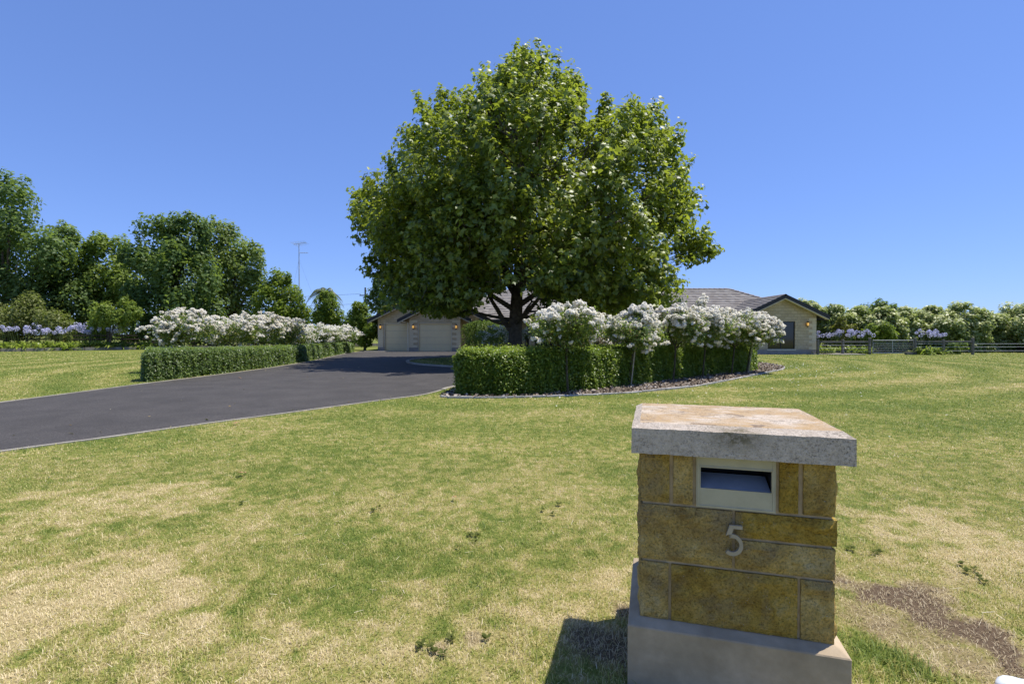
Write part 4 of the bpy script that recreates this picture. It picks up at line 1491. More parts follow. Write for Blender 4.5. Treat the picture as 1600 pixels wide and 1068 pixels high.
def rose(label, x, y, rx, z0, z1, base=None, stake=False, n_leaf=1600, n_bloom=70, single=True, leafmat='rose_leaf', tall=None, seed=0, group='white standard roses', lsz=.068):
    rng = np.random.default_rng(900 + seed)
    rx *= 1.12
    z0 -= .07
    n_bloom = int(n_bloom * 1.25)
    bx, by = base if base else (x, y)
    root = empty('rose_bush', (bx, by, 0), label, 'rose bush', group)
    org = np.array([bx, by, 0.0])
    c = np.array([x, y, (z0 + z1) / 2])
    rz = (z1 - z0) / 2
    # lumps of shoots
    lumps = []
    for k in range(17):
        d = sphere_dirs(1, rng)[0]
        d[2] = d[2] * .9 + .02
        q = rng.uniform(.5, .74)
        lr = rx * rng.uniform(.28, .42)
        lumps.append((c + d * np.array([rx, rx, rz]) * q, (lr, lr, lr * .85)))
    lumps.append((c - np.array([0, 0, rz * .15]), (rx * .55, rx * .55, rz * .6)))
    if tall:
        lumps.append((np.array([tall[0], tall[1], tall[2]]), (tall[3],) * 3))
    P, d, idx = blob_points(n_leaf, lumps, rng, (.35, 1.1))
    P[:, 2] = np.maximum(P[:, 2], z0 - .05)
    V, Fc, tt = scatter(P - org, d * .6 + np.array([0, 0, .6]) + rng.normal(size=(n_leaf, 3)) * .6, rng.uniform(.7, 1.3, n_leaf) * lsz, T_QUAD, rng.random(n_leaf) ** 1.1, None, rng)
    obj('foliage', np_mesh('foliage', V, Fc, M[leafmat], tt), root)
    # stem and fan of canes
    st = MB()
    fork = Vector((bx + (x - bx) * .7, by + (y - by) * .7, z0 + .02))
    mid = Vector(((bx * 1.5 + fork.x) / 2.5 + rng.uniform(-.02, .02), (by * 1.5 + fork.y) / 2.5, z0 * .45))
    st.tube([Vector((bx, by, 0)) - Vector(org), mid - Vector(org), fork - Vector(org)], [.028, .024, .026], 6)
    for k in range(7):
        l = lumps[k][0]
        pm = fork.lerp(Vector(l), .5) + Vector((0, 0, -.06))
        st.tube([fork - Vector(org), pm - Vector(org), Vector(l) - Vector(org)], [.016, .012, .006], 4, False)
    if tall:
        st.tube([fork - Vector(org), Vector(tall[:3]) - Vector(org)], [.012, .006], 4, False)
    st.build('stem', M['stem'], root)
    if stake:
        sk = MB().tube([(.05, -.03, 0), (stake, -.03, z0 + .25)], .016, 6)
        sk.build('stake', M['stake'], root)
    # blooms face up and outwards on the lump tops
    nb = n_bloom
    Pb, db, ib = blob_points(nb * 6, lumps, rng, (.98, 1.12))
    out_ = norm_rows((Pb - c) / np.array([rx, rx, rz]))
    sc = out_[:, 2] * .34 + rng.random(len(Pb)) * 1.7 + db[:, 2] * .25 + np.linalg.norm((Pb - c) / np.array([rx, rx, rz]), axis=1) * .6
    keep = np.argsort(-sc)[:nb * 2]
    keep = rng.choice(keep, nb, replace=False)
    if tall:
        extra = [np.array(tall[:3]) + v * tall[3] for v in norm_rows(rng.normal(size=(9, 3)) + np.array([0, 0, .7]))]
        Pb = np.vstack([Pb[keep], extra])
    else:
        Pb = Pb[keep]
    if single:
        for k, p in enumerate(Pb):
            o = bpy.data.objects.new('bloom_cluster', BLOOM[rng.integers(6)])
            link(o, root)
            o.location = tuple(p - org)
            o.rotation_euler = (rng.uniform(-.5, .5), rng.uniform(-.5, .5), rng.uniform(0, 6.28))
            s = rng.uniform(.6, 1.35) * (1.1 if p[2] > c[2] else .85)
            o.scale = (s, s, s)
    else:
        n = len(Pb)
        reps = 16
        PP = np.repeat(Pb, reps, axis=0) + rng.normal(size=(n * reps, 3)) * np.array([.07, .07, .04])
        V, Fc, tt = scatter(PP - org, rng.normal(size=(n * reps, 3)) * .6 + np.array([0, 0, .7]), rng.uniform(.09, .14, n * reps), T_QUAD, rng.random(n * reps), None, rng)
        o = obj('blooms', np_mesh('blooms', V, Fc, M['petal'], tt), root)
        o['kind'] = 'stuff'
    return root


def px(x, Y):
    return (x - 800) / F * Y


def pz(y, Y):
    return at(800, y, Y).z


GR = 'white standard roses in the bed beside the curved hedge'
rose('white standard rose with a broad open crown just right of the big trunk', px(884, 11.1), 11.1, .84, .98, 1.93, (px(888, 10.6), 10.6), False, 5600, 83, seed=1, group=GR)
rose('white standard rose tied to a leaning pale stake', px(994, 12.4), 12.5, .86, .95, 1.95, (px(981, 12.3), 12.2), .17, 5600, 114, seed=2, group=GR)
rose('white standard rose just right of the one on the leaning stake', px(1057, 13.8), 13.8, .82, .95, 2.0, (px(1050, 13.5), 13.4), False, 5600, 108, seed=3, group=GR)
rose('white standard rose with one tall bloom cluster standing above its crown', px(1104, 14.9), 14.9, .88, .95, 2.05, (px(1098, 14.4), 14.4), False, 5600, 128, seed=4, tall=(px(1095, 14.9), 14.9, pz(474, 14.9), .16), group=GR)
rose('thickly flowering white standard rose, second from the right end of its row', px(1150, 16.0), 16.0, .95, .95, 2.02, (px(1143, 15.5), 15.5), False, 5600, 162, seed=5, group=GR)
rose('white standard rose at the right end of the bed, leaning on a stake', px(1176, 16.7), 16.7, .80, .92, 1.92, (px(1164, 16.3), 16.2), .22, 5600, 141, seed=6, group=GR)
rose('white standard rose behind the hedge, half hidden between two front roses', px(1078, 17.5), 17.6, .9, .95, 2.2, None, False, 2000, 60, single=False, seed=7, group=GR)
rose('white standard rose farthest back in the right bed', px(1132, 18.9), 19.0, .9, .95, 2.15, None, False, 2000, 60, single=False, seed=8, group=GR)
rose('white standard rose filling the gap behind the leaning staked rose', px(1028, 15.3), 15.4, .75, .9, 1.95, None, False, 3000, 60, single=False, seed=16, group=GR)
rose('white standard rose behind the second last rose of the right row', px(1160, 18.4), 18.4, .75, .9, 2.05, None, False, 3000, 60, single=False, seed=17, group=GR)
rose('small reddish leaved rose standing behind the hedge between two white roses', px(935, 14.6), 14.8, .42, .85, 1.42, None, False, 900, 9, single=False, seed=9, leafmat='rose_leaf_red', group=None)
GF = 'small white standard roses near the house front'
rose('small white standard rose right beside the big trunk', px(822, 27), 27, .45, .95, 1.75, None, False, 600, 18, single=False, seed=10, group=GF, lsz=.08)
rose('small white standard rose in front of the wide dark window', px(838, 27), 28, .55, .95, 1.8, None, False, 600, 18, single=False, seed=11, group=GF, lsz=.08)
rose('small white standard rose partly behind the first front rose', px(857, 27), 27.5, .5, .95, 1.75, None, False, 600, 16, single=False, seed=12, group=GF, lsz=.08)
rose('white rose bush between the weeping shrub and the trunk', px(783, 28), 28, .95, .6, 1.9, None, False, 1500, 34, single=False, seed=13, group=GF, lsz=.08)
rose('pale green rose bush just right of the weeping shrub', px(762, 29), 29, .95, .6, 1.8, None, False, 1500, 14, single=False, seed=14, group=GF, lsz=.08, leafmat='elm_leaf')

GL = 'white standard roses behind the left box hedge'
LR = [(297, 17.2, 1.08, 2.20, 'largest white standard rose, at the near end of the left row', 110, True),
      (362, 19.6, .98, 2.12, 'white standard rose second from the near end of the left row', 85, True),
      (402, 21.6, 1.05, 2.32, 'white standard rose third along the left row, full of blooms', 95, True),
      (440, 23.8, .98, 2.2, 'white standard rose fourth along the left row', 75, True),
      (470, 26.2, .95, 2.05, 'white standard rose in the middle of the left row', 60, False),
      (494, 28.2, .9, 2.0, 'white standard rose sixth along the left row', 55, False),
      (519, 31.0, .92, 1.9, 'white standard rose second from the far end of the left row', 50, False),
      (541, 34.0, .9, 1.9, 'white standard rose at the far end of the left row', 50, False),
      (338, 20.5, .8, 2.0, 'white standard rose half hidden behind the first gap in the left row', 40, False),
      (420, 25.0, .85, 2.3, 'white standard rose standing behind the third rose of the left row', 40, False)]
for i, (xp, Y, rx, z1, lab, nb, sg) in enumerate(LR):
    rose(lab, px(xp, Y), Y, rx, .85, z1 - .12, None, False, 4000 if i < 4 else 2400, int(nb * 1.4), single=sg, seed=30 + i, group=GL, lsz=.075 if i < 4 else .085)


# ------------------------------------------------------------------ the big plane tree
def plane_tree():
    Y0 = 24.0
    tx = px(805, Y0)
    root = empty('plane_tree', (tx, Y0, 0), 'big rounded plane tree with a short dark trunk in the middle of the driveway island', 'tree')
    rng = np.random.default_rng(5)
    Z = np.array([1.9, 2.6, 3.55, 4.8, 5.9, 7.0, 8.4, 10.5, 11.95, 12.9, 13.7, 15.0, 15.8])
    RL = np.array([3.6, 5.2, 6.7, 6.7, 7.1, 7.5, 8.0, 6.8, 5.2, 4.4, 2.9, 0.8, 0.1])
    RR = np.array([2.6, 6.0, 7.8, 9.2, 9.6, 8.8, 8.7, 8.1, 7.3, 6.0, 4.5, 2.0, 0.5])

    def rad(z, az):
        c = (1 + np.cos(az)) / 2
        r = np.interp(z, Z, RL) * (1 - c) + np.interp(z, Z, RR) * c
        return r * (1 - .16 * np.abs(np.sin(az)))
    # the outline seen in the photograph, used to keep every bough within the real crown shape
    OUT = [(815, 66), (850, 78), (878, 112), (905, 122), (930, 148), (948, 146), (975, 168), (1000, 162), (1015, 190), (1042, 190), (1062, 222), (1070, 262), (1080, 262), (1082, 300), (1076, 340),
           (1088, 368), (1104, 380), (1092, 408), (1068, 416), (1070, 432), (1052, 452), (1036, 466), (985, 474), (950, 488), (900, 490), (860, 462), (830, 446), (800, 442), (760, 454), (730, 474), (700, 484), (655, 474),
           (612, 466), (602, 448), (612, 430), (592, 414), (606, 400), (592, 368), (574, 350), (570, 318), (568, 302), (582, 290), (585, 252), (602, 236), (604, 252), (640, 232), (655, 205), (652, 176), (668, 166), (690, 180),
           (686, 142), (698, 138), (712, 170), (733, 136), (770, 122), (790, 100), (806, 90)]

    def pull(q):
        x_, y_ = q
        return (820 + (x_ - 820) * (.955 if y_ > 230 else .89), 330 + (y_ - 330) * .87 if y_ < 330 else y_)
    ENV = [(825 + (x_ - 825) * 1.03, 300 + (y_ - 300) * 1.035) for x_, y_ in OUT]
    OUT = [pull(q) for q in OUT]

    def seen(b_):
        Y = b_[:, 1] + Y0
        xx = 800 + (b_[:, 0] + tx) / Y * F
        yy = 523 - (b_[:, 2] - EYE) / Y * F
        return poly_inside(OUT, xx, yy)
    # boughs over the shell, then some inside
    nb = 1500
    NBOUGH = 420
    zs = np.interp(rng.random(nb), np.cumsum(RL + RR + 1.5) / np.sum(RL + RR + 1.5), Z)
    zs = zs + rng.normal(size=nb) * .3
    zs = np.clip(zs, 2.2, 15.2)
    az = rng.random(nb) * 2 * np.pi
    fr = np.where(rng.random(nb) < .62, rng.uniform(.76, .93, nb), rng.uniform(.2, .76, nb))
    r = rad(zs, az) * fr
    B = np.stack([r * np.cos(az), r * np.sin(az), zs], 1)
    B = B[seen(B)]
    dens = np.array([noise.noise(Vector(b_) * .42 + Vector((7, 3, 1))) for b_ in B])
    B = B[dens > -.16][:NBOUGH]
    # top leaders that make the spiky outline (photo positions)
    tips = [(815, 75), (850, 88), (880, 120), (905, 128), (948, 155), (990, 168), (735, 142), (692, 140), (660, 168), (640, 200), (606, 244), (584, 292),
            (1038, 195), (1055, 225), (1066, 270), (1072, 310), (1090, 372), (1078, 396), (588, 345), (612, 440), (584, 304), (640, 456), (700, 468), (1034, 436), (780, 105), (760, 130), (1094, 378), (606, 420), (900, 484), (950, 462), (860, 470), (720, 474), (556, 296), (580, 412), (1112, 376), (1104, 386), (560, 318)]
    extra = []
    tlev = []
    for xp, yp in tips:
        yy = rng.uniform(-1.0, 1.0)
        p = at(xp, yp + 10, Y0 + yy)
        q = np.array((p.x - tx, p.y - Y0, p.z))
        inward = -q * np.array([1, 1, 0]) / max(1.0, np.linalg.norm(q[:2])) if p.z < 12 else np.zeros(3)
        for lv in range(4 if p.z > 6 else 2):
            extra.append(tuple(q + inward * .30 * lv + np.array([0, 0, -.55 * lv if p.z > 6 else .2 * lv]) + rng.normal(size=3) * .06))
            tlev.append(lv)
    B = np.vstack([B, np.array(extra)])
    nb = len(B)
    # shoots
    Pl, Nl, Sl, Tl = [], [], [], []
    tw = MB()
    cen = np.array([0.3, 0, 6.0])
    for i in range(nb):
        b_ = B[i]
        tip = i >= nb - len(extra)
        lv = tlev[i - (nb - len(extra))] if tip else 0
        top = tip or (b_[2] > 12.5)
        ns = (3 + lv) if tip else 6 if top else rng.integers(7, 11)
        sp = (.14 + .11 * lv) if tip else (.34 if top else .70)
        outd = norm_rows(((b_ - cen) * np.array([1, 1, .8]))[None])[0]
        hue = rng.normal() * .08
        for k in range(ns):
            s0 = b_ + np.clip(rng.normal(size=3), -1.7, 1.7) * sp * np.array([1, 1, .75])
            if not tip:
                ys = s0[1] + Y0
                if not poly_inside(ENV, np.array([800 + (s0[0] + tx) / ys * F]), np.array([523 - (s0[2] - EYE) / ys * F]))[0]:
                    continue
            dr = outd * .75 + np.array([0, 0, .75 if b_[2] > 4 else .05]) + rng.normal(size=3) * .38
            if tip and b_[2] > 6:
                dr = outd * .35 + np.array([0, 0, 1.0]) + rng.normal(size=3) * .20
            dr = dr / np.linalg.norm(dr)
            Ls = rng.uniform(.6, 1.25) if not top else rng.uniform(.6, 1.0)
            nl = int(27 * Ls / .8)
            t = rng.random(nl) ** .8
            ax = s0[None] - dr * Ls * .4 + dr[None] * (t * Ls)[:, None]
            ring = np.clip(rng.normal(size=(nl, 3)), -1.8, 1.8) * (.20 - .10 * t)[:, None]
            P = ax + ring
            Pl.append(P)
            Nl.append(norm_rows(ring) * .55 + outd * .45 + np.array([0, 0, .65]) + rng.normal(size=(nl, 3)) * .42)
            Sl.append(rng.uniform(.20, .38, nl) * (1 - .35 * t))
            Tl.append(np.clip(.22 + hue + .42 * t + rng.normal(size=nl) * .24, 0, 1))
            yk = s0[1] + Y0
            inside = poly_inside(OUT, np.array([800 + (s0[0] + tx) / yk * F]), np.array([523 - (s0[2] - EYE) / yk * F]))[0]
            if k < 4 and (inside or tip):
                a = Vector(s0 - dr * Ls * .6)
                tw.tube([a, Vector(s0 + dr * Ls * .5)], [.014, .005], 3, False)
    P = np.vstack(Pl)
    keep = P[:, 2] > 2.15
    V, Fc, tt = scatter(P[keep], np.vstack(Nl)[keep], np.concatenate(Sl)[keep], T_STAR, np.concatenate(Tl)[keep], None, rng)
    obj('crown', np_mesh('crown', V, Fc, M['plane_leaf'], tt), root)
    # trunk and limbs
    tr = MB()
    tr.tube([(0, 0, -.1), (0, 0, .12), (-.01, 0, .5), (.0, 0, 1.2), (.02, 0, 1.9), (.06, 0, 2.7), (.1, .02, 3.6)], [.52, .43, .36, .33, .33, .30, .26], 14)
    tr.build('trunk', M['bark'], root, smooth=True)
    limbs = []
    fixed = [((-.05, 0, 1.25), (-2.2, .2, 5.2), .15), ((.12, 0, 1.9), (2.3, -.3, 4.8), .13), ((.06, 0, 2.6), (3.6, -1.5, 6.0), .15), ((0.05, 0, 2.4), (-3.4, -1.8, 5.6), .14),
             ((.08, 0, 3.0), (-1.5, 3.2, 7), .13), ((.1, 0, 3.3), (1.8, 3.6, 7.4), .14), ((.1, 0, 3.4), (.8, -2.6, 7.8), .14), ((.1, 0, 3.5), (.3, .2, 10.5), .22),
             ((.1, 0, 3.4), (-2.4, .6, 9.0), .13), ((.1, 0, 3.4), (3.0, .8, 8.6), .14), ((0, 0, 2.0), (-4.6, .8, 3.8), .09), ((.05, 0, 2.1), (4.8, .6, 3.6), .10), ((0, 0, 1.8), (.8, -3.8, 3.2), .09), ((0, 0, 1.7), (-2.6, -3.0, 2.9), .08)]
    nodes = []
    lm = MB()
    for a, e, r0 in fixed:
        a, e = Vector(a), Vector(e)
        pts = []
        for k in range(9):
            t = k / 8
            p = a.lerp(e, t) + Vector((0, 0, -.28 * math.sin(t * math.pi) * (e - a).length * .25))
            p += noise.noise_vector(p * .9) * .22 * t
            pts.append(p)
            if k > 1:
                nodes.append((p, r0 * (1 - .75 * t)))
        lm.tube(pts, [r0 * (1 - .75 * k / 8) for k in range(9)], 7, False)
    NP = np.array([tuple(n[0]) for n in nodes])
    for i in range(nb):
        b_ = B[i]
        dd = np.linalg.norm(NP - b_, axis=1) + np.maximum(0, NP[:, 2] - b_[2]) * .8
        j = int(np.argmin(dd))
        a = Vector(NP[j])
        e = Vector(b_)
        m1 = a.lerp(e, .35) + Vector((0, 0, .08)) + noise.noise_vector(e) * .3
        m2 = a.lerp(e, .7) + Vector((0, 0, .05)) + noise.noise_vector(e * 2) * .25
        rr = min(nodes[j][1], .055)
        lm.tube([a, m1, m2, e], [rr, rr * .75, rr * .5, .015], 5, False)
    o = lm.build('limbs', M['bark'], root, smooth=True)
    tw.build('twigs', M['bark'], root)
    return root


plane_tree()


# ------------------------------------------------------------------ background trees and shrubs
def leafy(name, label, cat, lumps_px, Y, mat, n, leaf, seed, trunk=None, group=None, depth=.8, sub=16, subr=(.26, .42), tint_bias=.0, lowcut=.2, up=.5, tuft=.7, top_tint=.1, stem_r=.22, tmpl=T_QUAD):
    """lumps_px: (x, y, r) masses measured on the photograph; each becomes a ball of smaller tufts at its own depth"""
    rng = np.random.default_rng(seed)
    main = []
    for i, (x, y, r) in enumerate(lumps_px):
        dy = rng.uniform(-.35, .35) * r / F * Y
        p = at(x, y, Y + dy)
        main.append((np.array(p), r / F * Y))
    xs = np.mean([m_[0][0] for m_ in main]) if trunk is None else px(trunk, Y)
    root = empty(name, (xs, Y, 0), label, cat, group)
    org = np.array([xs, Y, 0.0])
    subs = []
    sd = []
    for c, r in main:
        for k in range(sub):
            d = sphere_dirs(1, rng)[0]
            d[1] *= depth
            q = rng.uniform(.62, .84)
            sr = r * rng.uniform(*subr)
            subs.append((c + d * r * q, (sr * (1.05 - tuft * .25), sr * (1.05 - tuft * .25), sr * (.85 + tuft * .55))))
            sd.append(d)
        subs.append((c, (r * .62, r * .62 * depth, r * .62)))
        sd.append(np.zeros(3))
    sd = np.array(sd)
    P, d, idx = blob_points(n, subs, rng, (.6, 1.18))
    # drop leaves buried deep inside a main mass
    deep = np.zeros(n, dtype=bool)
    for c, r in main:
        deep |= np.linalg.norm((P - c) / np.array([1, depth, 1]), axis=1) < r * .55
    keep = ~deep | (rng.random(n) < .35)
    keep &= P[:, 2] > lowcut
    P, d, idx = P[keep], d[keep], idx[keep]
    nn = len(P)
    N3 = d * .6 + sd[idx] * .4 + np.array([0, 0, up]) + rng.normal(size=(nn, 3)) * .5
    sub_t = rng.normal(size=len(subs)) * .10
    tint = np.clip(.45 + tint_bias + sub_t[idx] + d[:, 2] * top_tint + rng.normal(size=nn) * .18, 0, 1)
    V, Fc, tt = scatter(P - org, N3, leaf * rng.uniform(.65, 1.35, nn), tmpl, tint, None, rng)
    obj('crown', np_mesh('crown', V, Fc, M[mat], tt), root)
    if trunk is not None or stem_r:
        t = MB()
        cz = np.mean([m_[0][2] for m_ in main])
        top = np.array([np.mean([m_[0][0] for m_ in main]), Y, cz]) - org
        t.tube([(0, 0, -.05), (0, 0, .3), Vector(top) * .5, top], [stem_r * 1.3, stem_r, stem_r * .8, stem_r * .4], 8, False)
        for c, r in main:
            q = Vector(c - org)
            a = Vector(top) * random.uniform(.3, .6)
            t.tube([a, a.lerp(q, .5) + Vector((0, 0, -.2)), q], [stem_r * .55, stem_r * .35, stem_r * .12], 6, False)
        t.build('trunk', M['bark'], root)
    return root


GT = 'tall trees beyond the left flower bed'
leafy('ash_tree', 'tallest dark tree, rising at the left edge of the photo', 'tree', [(-40, 350, 75), (15, 330, 52), (-60, 430, 80), (30, 400, 60), (70, 400, 42), (20, 300, 32), (55, 455, 50), (-10, 470, 60)], 46, 'ash_leaf', 26000, .34, 101, 10, GT)
leafy('ash_tree', 'dark tree between the tallest one and the yellower one', 'tree', [(95, 390, 34), (105, 430, 42), (75, 460, 40), (120, 470, 45), (100, 370, 22)], 49, 'ash_leaf', 13000, .32, 102, 100, GT, tint_bias=.12)
leafy('maple_tree', 'yellower green tree showing between two darker trees', 'tree', [(165, 405, 38), (150, 440, 42), (195, 440, 38), (170, 480, 42), (185, 388, 22), (150, 385, 18)], 50, 'maple_leaf', 14000, .32, 103, 170, GT, tint_bias=.1)
leafy('ash_tree', 'broad dark tree directly behind the first roses of the left row', 'tree', [(250, 385, 48), (290, 375, 40), (235, 440, 52), (290, 440, 56), (250, 480, 50), (310, 480, 45), (265, 355, 24), (215, 400, 26), (325, 420, 32), (300, 352, 18)], 46, 'ash_leaf', 26000, .33, 104, 262, GT, tint_bias=-.04)
leafy('elm_tree', 'lighter airy tree with a sloping right side, left of the mast', 'tree', [(335, 370, 30), (360, 390, 38), (385, 410, 32), (370, 440, 42), (340, 420, 40), (395, 445, 22), (350, 480, 40), (385, 475, 28), (400, 392, 14)], 50, 'elm_leaf', 18000, .30, 105, 355, GT, tint_bias=.05)
leafy('round_tree', 'round glossy yellow green tree at the foot of the mast', 'tree', [(440, 455, 30), (425, 475, 28), (455, 478, 28), (440, 435, 15), (468, 490, 20), (412, 490, 18), (440, 495, 30)], 44, 'bright_leaf', 11000, .24, 106, 440, 'round green trees left of the garages')
leafy('round_tree', 'small round green tree standing in front of the palm', 'tree', [(511, 478, 22), (503, 492, 18), (520, 492, 18), (511, 465, 13), (511, 503, 20)], 44, 'bright_leaf', 7000, .22, 107, 511, 'round green trees left of the garages', tint_bias=-.08)
leafy('round_tree', 'bushy bright tree with a thin trunk just left of the garages', 'tree', [(565, 495, 22), (555, 512, 18), (578, 515, 18), (562, 482, 12), (570, 525, 16)], 41, 'bright_leaf', 8000, .2, 108, 570, 'round green trees left of the garages', stem_r=.1, tint_bias=.1)
leafy('dark_tree', 'dark tree rising behind the left garage roof', 'tree', [(605, 450, 26), (590, 470, 20), (625, 445, 24), (640, 470, 26), (612, 480, 24), (660, 455, 20)], 62, 'ash_leaf', 9000, .36, 109, 612, None, tint_bias=-.15)
leafy('golden_shrub', 'golden yellow shrub peeping over the left garage roof slope', 'shrub', [(605, 488, 10), (595, 492, 9), (616, 484, 8)], 52, 'gold_leaf', 2500, .2, 110, 604, None, stem_r=.08)
leafy('young_tree', 'small pale green tree in the bed before the dark trees', 'tree', [(160, 490, 22), (185, 497, 18), (205, 490, 18), (150, 505, 16), (195, 478, 12)], 42, 'maple_leaf', 6000, .22, 111, 170, None, stem_r=.07, tint_bias=.25)
leafy('olive_shrub', 'wide rounded olive green shrub behind the agapanthus at the left edge', 'shrub', [(15, 500, 34), (50, 497, 36), (-25, 500, 36), (85, 505, 28), (100, 520, 18)], 43, 'olive_leaf', 15000, .2, 112, 40, None, stem_r=.08, lowcut=.1)
# low dark understorey behind the left roses
for i, (x, lab) in enumerate([(130, 'dark undergrowth under the trees left of the roses'), (232, 'dark bush beneath the broad dark tree'), (330, 'dark bush behind the second rose of the left row'), (420, 'dark bush under the round glossy tree'), (470, 'low dark bush right of the mast foot'), (535, 'dark low bush between the two round trees and the garages')]):
    leafy('understorey_bush', lab, 'bush', [(x - 25, 515, 26), (x + 20, 512, 28), (x, 530, 22)], 53, 'ash_leaf', 4500, .3, 120 + i, x, 'dark bushes under the left trees', stem_r=.08, lowcut=.05)

# pale laurels right of the house
GLR = 'pale flecked laurel bushes beyond the right fence'
LA = [(1262, 488, 24, 'laurel bush right behind the corner of the house wing'),
      (1298, 500, 30, 'first laurel mound right of the house wing'),
      (1335, 503, 30, 'laurel mound behind the golden shrub'),
      (1376, 502, 28, 'laurel mound behind the middle of the metal gate'),
      (1410, 503, 26, 'laurel mound behind the right gate post'),
      (1447, 501, 30, 'laurel mound directly behind the large agapanthus'),
      (1502, 500, 36, 'biggest laurel mound, right of the agapanthus'),
      (1545, 512, 30, 'lower laurel mound beyond the last fence post'),
      (1585, 503, 34, 'laurel mound with a small peak near the right edge'),
      (1635, 500, 38, 'laurel mound cut by the right edge of the photo'),
      (1690, 500, 40, 'laurel mound outside to the right of the photo')]
for i, (x, y, r, lab) in enumerate(LA):
    Yl = 36 + (i % 3) * .8
    leafy('laurel_bush', lab, 'bush', [(x, y, r * .95), (x - r * .6, y + r * .45, r * .85), (x + r * .6, y + r * .5, r * .85), (x - r * .2, y + r * 1.05, r * .8), (x + r * .5, y + r * 1.1, r * .7), (x + r * .2, y - r * .25, r * .55)], Yl, 'laurel_leaf', 19000, .20, 140 + i, x, GLR, stem_r=.1, lowcut=.03, subr=(.22, .36), sub=22, up=.9, tuft=.1, top_tint=.38, tint_bias=.02)  # cream tuft tops: pale leaf colour plus light from above put into the tint
leafy('dark_tree', 'broad dark domed tree far behind the laurels', 'tree', [(1372, 490, 20), (1350, 492, 16), (1395, 493, 16), (1372, 500, 24)], 85, 'ash_leaf', 7000, .42, 160, 1372, None)
leafy('dark_tree', 'small dark tree top far behind the laurel row', 'tree', [(1452, 490, 12), (1444, 496, 11), (1462, 496, 12)], 80, 'ash_leaf', 2500, .4, 161, 1452, None)
leafy('golden_shrub', 'golden yellow shrub behind the left part of the right fence', 'shrub', [(1318, 506, 12), (1308, 514, 10), (1329, 513, 10), (1318, 520, 12)], 34.2, 'gold_leaf', 3000, .13, 162, 1318, None, stem_r=.05)
leafy('lime_shrub', 'loose lime green shrub behind the metal gate', 'shrub', [(1365, 518, 14), (1385, 516, 13), (1352, 522, 11), (1395, 523, 9), (1372, 530, 12)], 34.0, 'bright_leaf', 3600, .14, 163, 1372, None, stem_r=.05)
leafy('leafy_shrub', 'small open shrub behind the fence right of the agapanthus', 'shrub', [(1492, 542, 9), (1503, 540, 9), (1485, 546, 7), (1498, 548, 8)], 32.8, 'elm_leaf', 1800, .12, 164, 1495, None, stem_r=.04, lowcut=.03)


# weeping shrub by the garage
def weeping():
    Y = 33.0
    x0 = px(757, Y)
    rng = np.random.default_rng(77)
    root = empty('weeping_shrub', (x0, Y, 0), 'weeping mop headed shrub whose branches hang to the ground beside the garage', 'shrub')
    n = 170
    st = MB()
    Ps, Ns, Ts, Tg = [], [], [], []
    for i in range(n):
        a = rng.random() * 6.283
        rr = rng.uniform(.7, 1.55)
        zt = 2.15 - .25 * (rr / 1.5) ** 2 + rng.uniform(-.1, .1)
        ze = rng.uniform(.1, .8)
        m_ = 60
        t = rng.random(m_)
        rad = rr * np.minimum(1, (t * 2.2)) ** .6
        z = np.where(t < .35, zt - .2 + .2 * np.sin(t / .35 * 1.57), zt - (zt - ze) * ((t - .35) / .65) ** 1.2)
        p = np.stack([rad * np.cos(a), rad * np.sin(a), z], 1) + rng.normal(size=(m_, 3)) * .045
        Ps.append(p)
        Ns.append(np.tile([math.cos(a) * .8, math.sin(a) * .8, .5], (m_, 1)) + rng.normal(size=(m_, 3)) * .35)
        Tg.append(np.tile([math.cos(a) * .2, math.sin(a) * .2, -1.0], (m_, 1)))
        Ts.append(np.clip(.45 + rng.normal(size=m_) * .2, 0, 1))
    P = np.vstack(Ps)
    V, Fc, tt = scatter(P, np.vstack(Ns), rng.uniform(.08, .15, len(P)), T_QUAD, np.concatenate(Ts), np.vstack(Tg), rng)
    obj('crown', np_mesh('crown', V, Fc, M['maple_leaf'], tt), root)
    st.tube([(0, 0, 0), (0, 0, 1.0), (.03, 0, 1.95)], [.09, .07, .05], 8)
    st.build('trunk', M['bark'], root)


weeping()


# palm behind the small round tree
def palm():
    Y = 60.0
    x0 = px(508, Y)
    root = empty('palm_tree', (x0, Y, 0), 'feathery palm whose drooping fronds show above the small round tree', 'tree')
    zt = pz(458, Y)
    tr = MB()
    tr.tube([(0, 0, 0), (.1, 0, zt * .5), (0, 0, zt)], [.22, .17, .16], 8)
    tr.build('trunk', M['bark'], root)
    rng = np.random.default_rng(8)
    for k in range(22):
        a = k / 22 * 6.283 + rng.uniform(-.1, .1)
        el = rng.uniform(.0, 1.1)
        L = rng.uniform(2.1, 2.9)
        pts = []
        for i in range(8):
            t = i / 7
            r_ = L * t * math.cos(el) * .9
            z = zt + L * t * math.sin(el) - (t ** 2.2) * L * .75
            pts.append(np.array([r_ * math.cos(a), r_ * math.sin(a), z]))
        V, Fc = [], []
        side = np.array([-math.sin(a), math.cos(a), 0])
        for i in range(1, 8):
            for j in range(5):
                t = j / 5
                c = pts[i - 1] * (1 - t) + pts[i] * t
                d = pts[i] - pts[i - 1]
                d = d / np.linalg.norm(d)
                for s_ in (-1, 1):
                    w = .55 * math.sin(min(1, (i + t) / 8) * 2.9 + .15)
                    tip = c + side * s_ * w + d * .25 - np.array([0, 0, .28])
                    q = len(V)
                    V += [c, c + d * .07, tip]
                    Fc.append((q, q + 1, q + 2))
        obj('frond', np_mesh('frond', np.array(V), np.array(Fc), M['palm_leaf'], np.full(len(V), rng.random())), root)


palm()


